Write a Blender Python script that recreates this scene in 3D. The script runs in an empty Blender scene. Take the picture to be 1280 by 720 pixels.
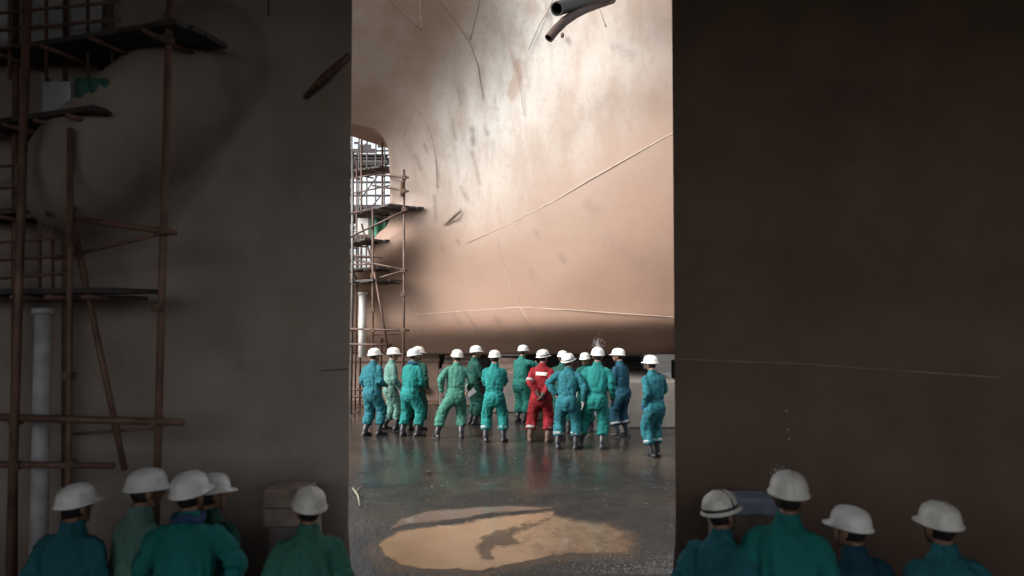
import bpy, math, random
import numpy as np
from mathutils import Vector, Matrix, noise
from mathutils.bvhtree import BVHTree
random.seed(7)
rng = np.random.default_rng(7)
R = math.radians
scn = bpy.context.scene
COL = scn.collection
HC = 2.5
F = 900.0
TILT = math.atan(30 / F)
ct, st = math.cos(TILT), math.sin(TILT)


def at(px, py, Y):
    """point of the place that is seen at photo pixel (px,py) and lies Y metres ahead"""
    a, b = (px - 640) / F, (360 - py) / F
    dy, dz = ct - b * st, st + b * ct
    k = Y / dy
    return Vector((a * k, Y, HC + dz * k))


def ground_at(px, py, z=0.0):
    a, b = (px - 640) / F, (360 - py) / F
    dy, dz = ct - b * st, st + b * ct
    k = (z - HC) / dz
    return Vector((a * k, dy * k, z))


# ------------------------------------------------------------------ materials
MATS = {}


def mat(name, col, rough=.6, metal=0.0, var=.25, vscale=6.0, bump=.15, bscale=30.0, dirt=None, dirt_amt=.0, dirt_scale=2.5, spec=.5):
    if name in MATS:
        return MATS[name]
    m = bpy.data.materials.new(name)
    m.use_nodes = True
    nt = m.node_tree
    N, L = nt.nodes, nt.links
    bs = N['Principled BSDF']
    tc = N.new('ShaderNodeTexCoord')
    n1 = N.new('ShaderNodeTexNoise')
    n1.inputs['Scale'].default_value = vscale
    n1.inputs['Detail'].default_value = 6
    L.new(tc.outputs['Object'], n1.inputs['Vector'])
    mr = N.new('ShaderNodeMapRange')
    mr.inputs[1].default_value = .3
    mr.inputs[2].default_value = .7
    mr.inputs[3].default_value = 1 - var
    mr.inputs[4].default_value = 1 + var
    L.new(n1.outputs['Fac'], mr.inputs[0])
    mul = N.new('ShaderNodeMix')
    mul.data_type = 'RGBA'
    mul.blend_type = 'MULTIPLY'
    mul.inputs[0].default_value = 1
    mul.inputs[6].default_value = (*col, 1)
    L.new(mr.outputs[0], mul.inputs[7])
    out = mul.outputs[2]
    if dirt:
        n2 = N.new('ShaderNodeTexNoise')
        n2.inputs['Scale'].default_value = dirt_scale
        n2.inputs['Detail'].default_value = 9
        n2.inputs['Roughness'].default_value = .7
        L.new(tc.outputs['Object'], n2.inputs['Vector'])
        r2 = N.new('ShaderNodeMapRange')
        r2.inputs[1].default_value = .5
        r2.inputs[2].default_value = .68
        r2.inputs[4].default_value = dirt_amt
        L.new(n2.outputs['Fac'], r2.inputs[0])
        mx = N.new('ShaderNodeMix')
        mx.data_type = 'RGBA'
        L.new(r2.outputs[0], mx.inputs[0])
        L.new(out, mx.inputs[6])
        mx.inputs[7].default_value = (*dirt, 1)
        out = mx.outputs[2]
    L.new(out, bs.inputs['Base Color'])
    bs.inputs['Roughness'].default_value = rough
    bs.inputs['Metallic'].default_value = metal
    bs.inputs['Specular IOR Level'].default_value = spec
    if bump:
        n3 = N.new('ShaderNodeTexNoise')
        n3.inputs['Scale'].default_value = bscale
        n3.inputs['Detail'].default_value = 5
        L.new(tc.outputs['Object'], n3.inputs['Vector'])
        bp = N.new('ShaderNodeBump')
        bp.inputs['Strength'].default_value = bump
        bp.inputs['Distance'].default_value = .02
        L.new(n3.outputs['Fac'], bp.inputs['Height'])
        L.new(bp.outputs[0], bs.inputs['Normal'])
    MATS[name] = m
    return m


# ------------------------------------------------------------------ mesh helpers
class MB:
    def __init__(s):
        s.v, s.f = [], []

    def add(s, vs, fs):
        o = len(s.v)
        s.v += [tuple(p) for p in vs]
        s.f += [tuple(i + o for i in f) for f in fs]
        return s

    def box(s, x0, x1, y0, y1, z0, z1, M=None, bev=0.0):
        c = [(x0, y0, z0), (x1, y0, z0), (x1, y1, z0), (x0, y1, z0), (x0, y0, z1), (x1, y0, z1), (x1, y1, z1), (x0, y1, z1)]
        if M is not None:
            c = [M @ Vector(p) for p in c]
        return s.add(c, [(3, 2, 1, 0), (4, 5, 6, 7), (0, 1, 5, 4), (1, 2, 6, 5), (2, 3, 7, 6), (3, 0, 4, 7)])

    def rings(s, rings, cap=True):
        n = len(rings[0])
        vs = [p for r in rings for p in r]
        fs = []
        for i in range(len(rings) - 1):
            for j in range(n):
                k = (j + 1) % n
                fs.append((i * n + j, i * n + k, (i + 1) * n + k, (i + 1) * n + j))
        if cap:
            fs.append(tuple(reversed(range(n))))
            fs.append(tuple((len(rings) - 1) * n + j for j in range(n)))
        return s.add(vs, fs)

    def tube(s, pts, rad, n=10, flat=None, cap=True):
        """pts: list of points, rad: radius or list; flat: (direction, factor) squashes the section along direction"""
        pts = [Vector(p) for p in pts]
        if not hasattr(rad, '__len__'):
            rad = [rad] * len(pts)
        T = []
        for i in range(len(pts)):
            a = pts[max(0, i - 1)]
            b = pts[min(len(pts) - 1, i + 1)]
            T.append((b - a).normalized())
        up = Vector((0, 0, 1)) if abs(T[0].z) < .9 else Vector((0, 1, 0))
        u = T[0].cross(up).normalized()
        rs = []
        for p, t, r in zip(pts, T, rad):
            u = (u - t * u.dot(t)).normalized()
            w = t.cross(u)
            ring = []
            for j in range(n):
                a = 2 * math.pi * j / n
                d = u * math.cos(a) * r + w * math.sin(a) * r
                if flat:
                    fd = Vector(flat[0]).normalized()
                    d = d - fd * d.dot(fd) * (1 - flat[1])
                ring.append(p + d)
            rs.append(ring)
        return s.rings(rs, cap)

    def ball(s, c, rx, ry, rz, n=14, m=9, M=None):
        rs = []
        for i in range(m + 1):
            th = math.pi * (i / m * .96 + .02)
            ring = []
            for j in range(n):
                a = 2 * math.pi * j / n
                p = Vector((rx * math.sin(th) * math.cos(a), ry * math.sin(th) * math.sin(a), -rz * math.cos(th)))
                ring.append(Vector(c) + (M @ p if M else p))
            rs.append(ring)
        return s.rings(rs)

    def mesh(s, name):
        me = bpy.data.meshes.new(name)
        me.from_pydata(s.v, [], s.f)
        me.update()
        return me

    def build(s, name, m, parent=None, smooth=True, bevel=0.0):
        me = s.mesh(name)
        me.materials.append(m)
        if smooth:
            for p in me.polygons:
                p.use_smooth = True
        o = bpy.data.objects.new(name, me)
        COL.objects.link(o)
        if parent is not None:
            o.parent = parent
        if bevel:
            b = o.modifiers.new('b', 'BEVEL')
            b.width = bevel
            b.segments = 2
            b.limit_method = 'ANGLE'
        return o


def tag(o, label=None, cat=None, group=None, kind=None):
    if label:
        o['label'] = label
    if cat:
        o['category'] = cat
    if group:
        o['group'] = group
    if kind:
        o['kind'] = kind
    return o


def empty(name, loc=(0, 0, 0), rz=0):
    o = bpy.data.objects.new(name, None)
    COL.objects.link(o)
    o.location = loc
    o.rotation_euler = (0, 0, rz)
    o.empty_display_size = .2
    return o


def remeshed(mb, name, voxel, smooth_it=3):
    me = mb.mesh('tmp')
    o = bpy.data.objects.new('tmp', me)
    COL.objects.link(o)
    r = o.modifiers.new('r', 'REMESH')
    r.mode = 'VOXEL'
    r.voxel_size = voxel
    if smooth_it:
        s = o.modifiers.new('s', 'SMOOTH')
        s.factor = .5
        s.iterations = smooth_it
    bpy.context.view_layer.update()
    dg = bpy.context.evaluated_depsgraph_get()
    out = bpy.data.meshes.new_from_object(o.evaluated_get(dg))
    out.name = name
    bpy.data.objects.remove(o)
    bpy.data.meshes.remove(me)
    for p in out.polygons:
        p.use_smooth = True
    return out


def link_mesh(me, name, m, parent):
    me.materials.clear()
    me.materials.append(m)
    o = bpy.data.objects.new(name, me)
    COL.objects.link(o)
    if parent is not None:
        o.parent = parent
    return o


# ------------------------------------------------------------------ spline grid of depth
def spline1(x, xs, ys):
    """monotone cubic (PCHIP) interpolation, ys may be (n,m)"""
    xs = np.asarray(xs, float)
    ys = np.asarray(ys, float)
    h = np.diff(xs)
    d = np.diff(ys, axis=0) / h.reshape(-1, *([1] * (ys.ndim - 1)))
    m = np.zeros_like(ys)
    m[0], m[-1] = d[0], d[-1]
    m[1:-1] = (d[:-1] + d[1:]) / 2
    x = np.clip(x, xs[0], xs[-1])
    i = np.clip(np.searchsorted(xs, x) - 1, 0, len(xs) - 2)
    t = (x - xs[i]) / h[i]
    sh = (-1,) + (1,) * (ys.ndim - 1)
    t = t.reshape(sh)
    hh = h[i].reshape(sh)
    return ((2 * t**3 - 3 * t**2 + 1) * ys[i] + (t**3 - 2 * t**2 + t) * hh * m[i] + (-2 * t**3 + 3 * t**2) * ys[i + 1] + (t**3 - t**2) * hh * m[i + 1])


CX = [380, 437, 470, 490, 520, 560, 620, 700, 780, 860, 960]
CY = [-90, 0, 60, 110, 150, 200, 260, 310, 350, 390, 420, 442]
CD = np.array([
    [13.6, 13.9, 14.0, 14.1, 14.2, 14.4, 14.8, 14.8, 14.5, 14.4, 14.4],
    [14.6, 14.9, 15.0, 15.1, 15.2, 15.4, 15.5, 15.1, 14.7, 14.6, 14.6],
    [15.3, 15.7, 15.9, 16.0, 16.1, 16.2, 16.0, 15.3, 14.9, 14.8, 14.7],
    [16.0, 16.5, 16.7, 16.8, 16.8, 16.7, 16.2, 15.4, 15.0, 14.85, 14.75],
    [16.8, 17.2, 17.4, 17.35, 17.15, 16.8, 16.25, 15.5, 15.1, 14.9, 14.8],
    [17.7, 17.9, 17.95, 17.85, 17.55, 17.08, 16.36, 15.6, 15.1, 14.9, 14.8],
    [18.5, 18.4, 18.25, 18.1, 17.78, 17.25, 16.45, 15.65, 15.1, 14.9, 14.8],
    [19.0, 18.7, 18.45, 18.25, 17.9, 17.35, 16.55, 15.75, 15.15, 14.95, 14.85],
    [19.2, 18.8, 18.6, 18.4, 18.1, 17.6, 16.75, 15.85, 15.3, 15.1, 15.0],
    [19.2, 18.9, 18.7, 18.5, 18.2, 17.7, 16.9, 16.05, 15.5, 15.3, 15.2],
    [19.25, 19.0, 18.8, 18.6, 18.32, 17.85, 17.1, 16.3, 15.75, 15.55, 15.45],
    [20.2, 20.0, 19.9, 19.8, 19.55, 19.15, 18.5, 17.9, 17.5, 17.35, 17.25]])


def hull_depth_raw(px, py):
    """px, py 1-D arrays of equal length"""
    rows = spline1(np.asarray(py, float), CY, CD)  # (n, cols)
    out = np.empty(len(px))
    # second direction, one spline per point
    xs = np.asarray(CX, float)
    h = np.diff(xs)
    d = np.diff(rows, axis=1) / h
    m = np.zeros_like(rows)
    m[:, 0], m[:, -1] = d[:, 0], d[:, -1]
    m[:, 1:-1] = (d[:, :-1] + d[:, 1:]) / 2
    x = np.clip(px, xs[0], xs[-1])
    i = np.clip(np.searchsorted(xs, x) - 1, 0, len(xs) - 2)
    t = (x - xs[i]) / h[i]
    k = np.arange(len(px))
    return ((2 * t**3 - 3 * t**2 + 1) * rows[k, i] + (t**3 - 2 * t**2 + t) * h[i] * m[k, i] + (-2 * t**3 + 3 * t**2) * rows[k, i + 1] + (t**3 - t**2) * h[i] * m[k, i + 1])


GX = np.arange(350, 985, 5.)
GY = np.arange(-110, 470, 5.)


def _lattice():
    X, Y = np.meshgrid(GX, GY)
    D = hull_depth_raw(X.ravel(), Y.ravel()).reshape(X.shape)
    for _ in range(6):
        P = np.pad(D, 2, mode='reflect', reflect_type='odd')
        P = (P[:-4] + 4 * P[1:-3] + 6 * P[2:-2] + 4 * P[3:-1] + P[4:]) / 16
        P = (P[:, :-4] + 4 * P[:, 1:-3] + 6 * P[:, 2:-2] + 4 * P[:, 3:-1] + P[:, 4:]) / 16
        D = P
    return D


GD = _lattice()


def hull_depth(px, py):
    x = np.clip((np.asarray(px, float) - GX[0]) / 5, 1, len(GX) - 3.001)
    y = np.clip((np.asarray(py, float) - GY[0]) / 5, 1, len(GY) - 3.001)
    i, j = x.astype(int), y.astype(int)
    fx, fy = x - i, y - j

    def wts(t):
        return [(1 - t)**3 / 6, (3 * t**3 - 6 * t**2 + 4) / 6, (-3 * t**3 + 3 * t**2 + 3 * t + 1) / 6, t**3 / 6]
    wx, wy = wts(fx), wts(fy)
    out = 0
    for a in range(4):
        for b in range(4):
            out = out + wy[a] * wx[b] * GD[j - 1 + a, i - 1 + b]
    return out


def on_hull(px, py, lift=0.0):
    Y = float(hull_depth(np.array([px]), np.array([py]))[0]) - lift
    return at(px, py, Y)


def sstep(a, b, x):
    t = np.clip((x - a) / (b - a), 0, 1)
    return t * t * (3 - 2 * t)


def seg_dist(px, py, pts):
    d = np.full(px.shape, 1e9)
    for (x0, y0), (x1, y1) in zip(pts[:-1], pts[1:]):
        vx, vy = x1 - x0, y1 - y0
        t = np.clip(((px - x0) * vx + (py - y0) * vy) / (vx * vx + vy * vy + 1e-9), 0, 1)
        d = np.minimum(d, np.hypot(px - x0 - t * vx, py - y0 - t * vy))
    return d


def poly_sd(px, py, pts):
    """signed distance to polygon, negative inside"""
    d = seg_dist(px, py, pts + [pts[0]])
    ins = np.zeros(px.shape, bool)
    n = len(pts)
    for i in range(n):
        x0, y0 = pts[i]
        x1, y1 = pts[(i + 1) % n]
        c = ((y0 > py) != (y1 > py)) & (px < (x1 - x0) * (py - y0) / (y1 - y0 + 1e-12) + x0)
        ins ^= c
    return np.where(ins, -d, d)


def fattr(me, name, vals):
    a = me.attributes.new(name, 'FLOAT', 'POINT')
    a.data.foreach_set('value', np.asarray(vals, np.float32).ravel())


# ------------------------------------------------------------------ hull material
def hull_material():
    m = bpy.data.materials.new('primed_hull_steel')
    m.use_nodes = True
    nt = m.node_tree
    N, L = nt.nodes, nt.links
    bs = N['Principled BSDF']
    tc = N.new('ShaderNodeTexCoord')

    def tex(scale, detail, rough=.6, vec=None):
        n = N.new('ShaderNodeTexNoise')
        n.inputs['Scale'].default_value = scale
        n.inputs['Detail'].default_value = detail
        n.inputs['Roughness'].default_value = rough
        L.new(vec or tc.outputs['Object'], n.inputs['Vector'])
        return n.outputs['Fac']

    def rng_(sock, a, b, c=0., d=1.):
        n = N.new('ShaderNodeMapRange')
        n.inputs[1].default_value, n.inputs[2].default_value, n.inputs[3].default_value, n.inputs[4].default_value = a, b, c, d
        L.new(sock, n.inputs[0])
        return n.outputs[0]

    def mth(op, a, b):
        n = N.new('ShaderNodeMath')
        n.operation = op
        for i, v in enumerate((a, b)):
            if isinstance(v, float):
                n.inputs[i].default_value = v
            else:
                L.new(v, n.inputs[i])
        return n.outputs[0]

    def mix(f, a, b, bt='MIX'):
        n = N.new('ShaderNodeMix')
        n.data_type = 'RGBA'
        n.blend_type = bt
        if isinstance(f, float):
            n.inputs[0].default_value = f
        else:
            L.new(f, n.inputs[0])
        for i, v in ((6, a), (7, b)):
            if isinstance(v, tuple):
                n.inputs[i].default_value = (*v, 1)
            else:
                L.new(v, n.inputs[i])
        return n.outputs[2]

    def att(name):
        n = N.new('ShaderNodeAttribute')
        n.attribute_name = name
        return n.outputs['Fac']

    mp = N.new('ShaderNodeMapping')
    mp.inputs['Scale'].default_value = (1.2, 1.2, .42)
    mp.inputs['Rotation'].default_value = (0, R(12), 0)
    L.new(tc.outputs['Object'], mp.inputs['Vector'])
    streak = tex(1.5, 5, .58, mp.outputs[0])
    cloud = tex(.55, 6, .55)
    fine = tex(9, 8, .7)
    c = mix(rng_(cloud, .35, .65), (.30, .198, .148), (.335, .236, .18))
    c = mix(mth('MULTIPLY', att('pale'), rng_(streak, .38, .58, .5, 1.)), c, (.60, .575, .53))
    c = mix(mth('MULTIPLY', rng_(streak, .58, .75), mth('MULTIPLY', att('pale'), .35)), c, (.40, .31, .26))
    c = mix(mth('MULTIPLY', att('red'), .8), c, (.33, .20, .145))
    c = mix(rng_(fine, .45, .72, .0, .2), c, (.22, .165, .135))
    c = mix(mth('MULTIPLY', att('stain'), rng_(fine, .3, .6, .35, 1.)), c, (.13, .10, .085))
    c = mix(att('patch'), c, (.42, .31, .25))
    L.new(c, bs.inputs['Base Color'])
    L.new(rng_(streak, .3, .7, .48, .68), bs.inputs['Roughness'])
    bs.inputs['Specular IOR Level'].default_value = .3
    bp = N.new('ShaderNodeBump')
    bp.inputs['Strength'].default_value = .25
    bp.inputs['Distance'].default_value = .05
    hsum = mth('ADD', mth('MULTIPLY', tex(1.3, 3), 1.2), mth('MULTIPLY', fine, .12))
    L.new(hsum, bp.inputs['Height'])
    L.new(bp.outputs[0], bs.inputs['Normal'])
    return m


# ================================================================== SHIP HULL
LB = [(-90, 372), (140, 372), (150, 400), (153.5, 425), (156, 445), (158.5, 460), (161, 468), (165, 475), (172, 481), (182, 486), (195, 488), (215, 488.5), (240, 489), (268, 488.5), (276, 487.5), (283, 484), (290, 475), (298, 468), (308, 464), (318, 463), (328, 465), (336, 460), (343, 434), (350, 404), (360, 395), (442, 395)]




def build_hull():
    root = empty('ship_hull', (0, 17, 0))
    tag(root, 'huge ship hull in pinkish brown primer raised on blocks above the workers', 'ship')
    pys = np.concatenate([np.linspace(-90, 145, 110), np.linspace(146, 200, 60), np.linspace(201, 442, 130)])
    nu = 260
    u = np.linspace(0, 1, nu)**1.0
    lb = np.interp(pys, [a for a, b in LB], [b for a, b in LB])
    PX = lb[:, None] + (960 - lb)[:, None] * u[None, :]
    PY = np.repeat(pys[:, None], nu, 1)
    D = hull_depth(PX.ravel(), PY.ravel()).reshape(PX.shape)
    # slight plate unfairness between the frames
    for k, (a, b, w, amp) in enumerate(((640, 105, 26, .12), (600, 200, 22, .06), (560, 270, 30, .05), (700, 60, 40, .08), (585, 130, 18, .05), (770, 330, 50, .05))):
        D += amp * np.exp(-(((PX - a) / w)**2 + ((PY - b) / (w * 2.2))**2))
    # creased dents on the plates below the counter
    dr = np.random.default_rng(21)
    for i in range(34):
        t = dr.random()
        cx, cy = 668 - 105 * t + dr.normal(0, 24), 20 + 255 * t + dr.normal(0, 14)
        an = R(dr.normal(74, 8))
        al = (PX - cx) * math.cos(an) + (PY - cy) * math.sin(an)
        ac = -(PX - cx) * math.sin(an) + (PY - cy) * math.cos(an)
        ww, ll = dr.uniform(2.2, 5), dr.uniform(9, 26)
        D += dr.choice((-1, 1), p=(.35, .65)) * dr.uniform(.012, .04) * np.exp(-(ac / ww)**2 - (al / ll)**2)
    # the stern boss swells out of the plating and fades into it forward and below
    bs_ = (PX - 463) * .82 - (PY - 322) * .57
    bn_ = (PX - 463) * .57 + (PY - 322) * .82
    swell = (1 - sstep(8, 118, bs_)) * sstep(-37, -5, bn_) * np.exp(-(np.maximum(bn_, 0) / 34)**2)
    D = D - .85 * swell
    a_, b_ = (PX - 640) / F, (360 - PY) / F
    dy, dz = ct - b_ * st, st + b_ * ct
    k = D / dy
    V = np.stack([a_ * k, D - 17, HC + dz * k], -1)
    nr = len(pys)
    idx = np.arange(nr * nu).reshape(nr, nu)
    mb = MB()
    mb.v = [tuple(p) for p in V.reshape(-1, 3)]
    F4 = np.stack([idx[:-1, :-1], idx[1:, :-1], idx[1:, 1:], idx[:-1, 1:]], -1).reshape(-1, 4)
    mb.f = [tuple(q) for q in F4.tolist()]
    npt = len(mb.v)
    # rounded return of the aft edge to the far side
    base = V[:, 0, :]
    prev = list(range(0, nr * nu, nu))
    for (dx, dyy, dzz) in ((-.05, .12, 0), (-.04, .35, 0), (.12, .9, .0), (.6, 2.0, .0), (2.2, 5.0, 0.)):
        o = len(mb.v)
        mb.v += [(p[0] + dx, p[1] + dyy, p[2] + dzz) for p in base]
        mb.f += [(prev[i], o + i, o + i + 1, prev[i + 1]) for i in range(nr - 1)]
        prev = [o + i for i in range(nr)]
    # flat bottom
    bot = V[-1]
    o = len(mb.v)
    mb.v += [(p[0], p[1] + .5, p[2] - .05) for p in bot]
    mb.f += [(idx[-1, j], o + j, o + j + 1, idx[-1, j + 1]) for j in range(nu - 1)]
    o2 = len(mb.v)
    mb.v += [(p[0] * 1.3, 42 - 17, 1.42) for p in bot]
    mb.f += [(o + j, o2 + j, o2 + j + 1, o + j + 1) for j in range(nu - 1)]
    me = mb.mesh('shell')
    for p in me.polygons:
        p.use_smooth = True

    # stains and paint patches; pale and red also carry painted light
    def pad(x, fill=0):
        return np.concatenate([x.ravel(), np.full(len(mb.v) - npt, fill)])
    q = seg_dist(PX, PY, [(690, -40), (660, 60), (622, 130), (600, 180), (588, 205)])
    pale = np.clip(1.0 * np.exp(-(q / 80)**2), 0, 1) * (1 - .35 * sstep(150, 235, PY))  # pale overspray, whitened further to paint in the sunlit streak
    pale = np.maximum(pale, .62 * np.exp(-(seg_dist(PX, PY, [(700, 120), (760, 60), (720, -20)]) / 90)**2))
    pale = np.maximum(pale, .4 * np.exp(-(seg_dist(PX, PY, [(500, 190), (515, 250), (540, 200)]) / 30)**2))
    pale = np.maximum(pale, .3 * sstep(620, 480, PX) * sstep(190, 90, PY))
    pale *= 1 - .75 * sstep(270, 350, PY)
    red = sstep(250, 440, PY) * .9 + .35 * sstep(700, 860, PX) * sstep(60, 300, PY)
    red = np.maximum(red, .7 * swell)  # brown boss colour, also painted in to dull its sunlit side
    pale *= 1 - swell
    stain = np.zeros(PX.shape)
    for (x0, y0, x1, y1, w, s) in ((556, 281, 576, 264, 2.2, .95), (543, 245, 545, 275, 2.5, .6), (545, 200, 549, 225, 2, .5), (590, 160, 592, 180, 3, .7), (577, 235, 584, 250, 3, .5), (607, 160, 609, 168, 2.5, .5),
                                    (581, 390, 598, 414, 1.6, .55), (568, 393, 575, 404, 3, .45), (620, 398, 624, 402, 4, .55), (702, 320, 706, 326, 4, .45), (520, 196, 526, 212, 3.5, .5), (531, 180, 534, 190, 2, .5), (572, 110, 576, 130, 2, .4),
                                    (664, 340, 668, 350, 4, .3), (640, 70, 648, 95, 6, .35), (586, 45, 592, 60, 4, .3), (735, 255, 745, 262, 6, .25), (670, 290, 674, 297, 3, .35), (655, 400, 665, 412, 5, .3), (618, 120, 622, 150, 2, .35),
                                    (563, 150, 570, 175, 2, .4), (571, 300, 574, 306, 2, .5), (552, 310, 554, 314, 2, .4), (770, 60, 790, 70, 8, .25), (760, 300, 800, 330, 12, .15), (590, 190, 600, 230, 2.2, .5), (700, 180, 760, 120, 9, .12)):
        stain = np.maximum(stain, s * np.exp(-(seg_dist(PX, PY, [(x0, y0), (x1, y1)]) / w)**2))
    stain = np.maximum(stain, .5 * np.exp(-((PY - 442) / 5)**2))  # darker line along the bottom edge
    # fan of scratches on the bright plates
    sc = np.random.default_rng(3)
    for i in range(130):
        t = sc.random()
        cx = 690 - 130 * t + sc.normal(0, 34)
        cy = -20 + 310 * t + sc.normal(0, 18)
        ln = sc.uniform(5, 26)
        an = R(sc.normal(74, 12))
        stain = np.maximum(stain, sc.uniform(.05, .2) * np.exp(-(seg_dist(PX, PY, [(cx, cy), (cx - ln * math.cos(an), cy + ln * math.sin(an))]) / sc.uniform(.8, 1.8))**2))
    patch = sstep(2.5, -1.5, poly_sd(PX, PY, [(637, 60), (643, 75), (650, 72), (653, 95), (650, 112), (640, 128), (634, 118), (636, 105), (645, 92), (642, 82)])) * .8
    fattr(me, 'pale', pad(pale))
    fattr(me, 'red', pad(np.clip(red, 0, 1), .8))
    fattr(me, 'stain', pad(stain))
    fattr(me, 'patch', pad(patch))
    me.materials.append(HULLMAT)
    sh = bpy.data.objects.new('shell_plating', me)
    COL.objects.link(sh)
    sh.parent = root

    # weld seams: thin raised beads following the plates
    def seam(pts, r=.012, m=None, step=4, name='weld_seam'):
        P = []
        for (x0, y0), (x1, y1) in zip(pts[:-1], pts[1:]):
            n = max(2, int(math.hypot(x1 - x0, y1 - y0) / step))
            for i in range(n):
                t = i / n
                P.append((x0 + (x1 - x0) * t, y0 + (y1 - y0) * t))
        P.append(pts[-1])
        W = [on_hull(a, b, .0) - Vector((0, 17, 0)) for a, b in P]
        t = MB()
        t.tube(W, r, 6)
        return t.build(name, m or WELD, root)
    seam([(845, 164), (800, 189), (770, 206), (740, 223), (712, 240), (690, 253), (660, 268)], .009, WELDP)
    seam([(660, 268), (635, 281), (610, 292), (585, 303)], .006, WELDB)
    seam([(520, 393), (560, 390), (652, 384), (720, 388), (780, 392), (850, 397)], .007, WELDP)
    seam([(486, -40), (478, -10), (500, 15), (527, 38)], .008, WELDD)
    seam([(523, -60), (525, 0), (527, 38)], .011, WELDP)
    seam([(535, -30), (548, 0), (572, 30), (588, 55), (597, 80), (604, 125)], .008, WELDD)
    seam([(605, -40), (600, 0), (588, 50)], .008, WELDD)
    seam([(710, -60), (688, 8), (674, 32), (661, 62)], .008, WELDD)
    seam([(747, 8), (757, 33)], .011, WELDP)
    seam([(505, 170), (511, 150), (518, 131), (530, 148), (540, 172), (545, 200), (546, 235)], .008, WELDB)
    seam([(622, 300), (632, 340), (650, 384), (668, 412)], .009, WELDB)
    seam([(508, 300), (513, 350), (520, 393), (528, 420)], .009, WELDB)
    seam([(640, 70), (650, 110), (655, 145)], .009, WELDB)
    # welded lug left on the plating
    t = MB()
    a, b = on_hull(557, 281, .03) - Vector((0, 17, 0)), on_hull(576, 264, .03) - Vector((0, 17, 0))
    t.tube([a, (a + b) / 2 - Vector((0, .06, 0)), b], [.012, .028, .012], 8)
    t.build('lug', RUST, root)
    # stern boss
    # aft lower skeg plate is part of the plating; overboard pipes
    def pipe(pts, r, name, m):
        P = [at(*p) - Vector((0, 17, 0)) for p in pts]
        t = MB()
        t.tube(P, r, 16, cap=False)
        q = MB()
        ins = list(reversed(P))
        t2 = [p for p in P]
        t.tube(list(reversed(P)), r * .8, 16, cap=False)
        # rim
        d = (P[0] - P[1]).normalized()
        u = d.cross(Vector((0, 0, 1))).normalized()
        w = d.cross(u)
        ring = lambda rr: [P[0] + (u * math.cos(2 * math.pi * j / 16) + w * math.sin(2 * math.pi * j / 16)) * rr for j in range(16)]
        ra, rb = ring(r), ring(r * .8)
        t.add(ra + rb, [(j, (j + 1) % 16, 16 + (j + 1) % 16, 16 + j) for j in range(16)])
        bt = P[0] - d * .25
        t.add([p - d * .25 for p in rb], [tuple(range(16))])
        return t.build(name, m, root)
    pipe([(696, 11, 11.4), (715, 5, 11.8), (745, -4, 12.6), (775, -13, 13.6), (790, -17, 14.2)], .115, 'overboard_pipe', PIPE)
    pipe([(686, 48, 11.3), (694, 38, 11.35), (705, 27, 11.5), (718, 18, 11.8), (732, 11, 12.2), (746, 6, 12.8), (765, 0, 13.8)], .075, 'overboard_pipe', PIPE2)
    t = MB()
    t.tube([at(752, -2, 12.9) - Vector((0, 17, 0)), at(760, 0, 13.2) - Vector((0, 17, 0)), at(766, 0, 13.8) - Vector((0, 17, 0))], [.05, .06, .05], 10)
    t.build('pipe_bracket', PIPE2, root)
    t = MB()
    a = on_hull(703, 44, .05) - Vector((0, 17, 0))
    t.ball(a, .04, .05, .06)
    t.build('lug', RUST, root)
    return root


HULLMAT = hull_material()
HULLPLAIN = mat('boss_primer', (.3, .19, .14), .5, var=.12, vscale=2, bump=.1, dirt=(.2, .13, .1), dirt_amt=.5, dirt_scale=1.3)
WELD = mat('weld_bead', (.36, .29, .25), .6)
WELDP = mat('weld_bead_pale', (.5, .42, .36), .6)
WELDB = mat('weld_bead_brown', (.44, .33, .27), .6)
WELDD = mat('weld_bead_dark', (.24, .18, .15), .6)
RUST = mat('rusty_steel', (.12, .07, .045), .8, var=.5, vscale=20)
PIPE = mat('pipe_dark_steel', (.014, .016, .015), .6, var=.4, vscale=8)
PIPE2 = mat('pipe_brown_steel', (.05, .026, .019), .65, var=.4, vscale=8)
SCAF = mat('scaffold_tube_rust', (.085, .05, .038), .55, metal=.3, var=.4, vscale=5, dirt=(.2, .15, .12), dirt_amt=.5, dirt_scale=4)
SCAFG = mat('scaffold_tube_galvanised', (.12, .115, .11), .5, metal=.5, var=.3, vscale=5)
PLANK = mat('scaffold_board_dark', (.06, .055, .052), .8, var=.4, vscale=3)
CONC = mat('keel_block_concrete', (.15, .135, .12), .85, var=.2, vscale=3, bump=.3, dirt=(.12, .1, .085), dirt_amt=.6, dirt_scale=1.6)
TIMBER = mat('timber_cap', (.2, .13, .09), .8, var=.35, vscale=6)
PINKT = mat('timber_cap_pink', (.27, .19, .16), .8, var=.25, vscale=6)
BROWNST = mat('pontoon_brown_steel', (.2, .13, .098), .6, var=.2, vscale=2, dirt=(.1, .07, .05), dirt_amt=.6, dirt_scale=1.5)
WHITEP = mat('white_painted_steel', (.62, .6, .57), .5, var=.15, vscale=4)
GREYW = mat('dock_wall_concrete', (.09, .085, .08), .85, var=.25, vscale=.8)

hull = build_hull()

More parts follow.
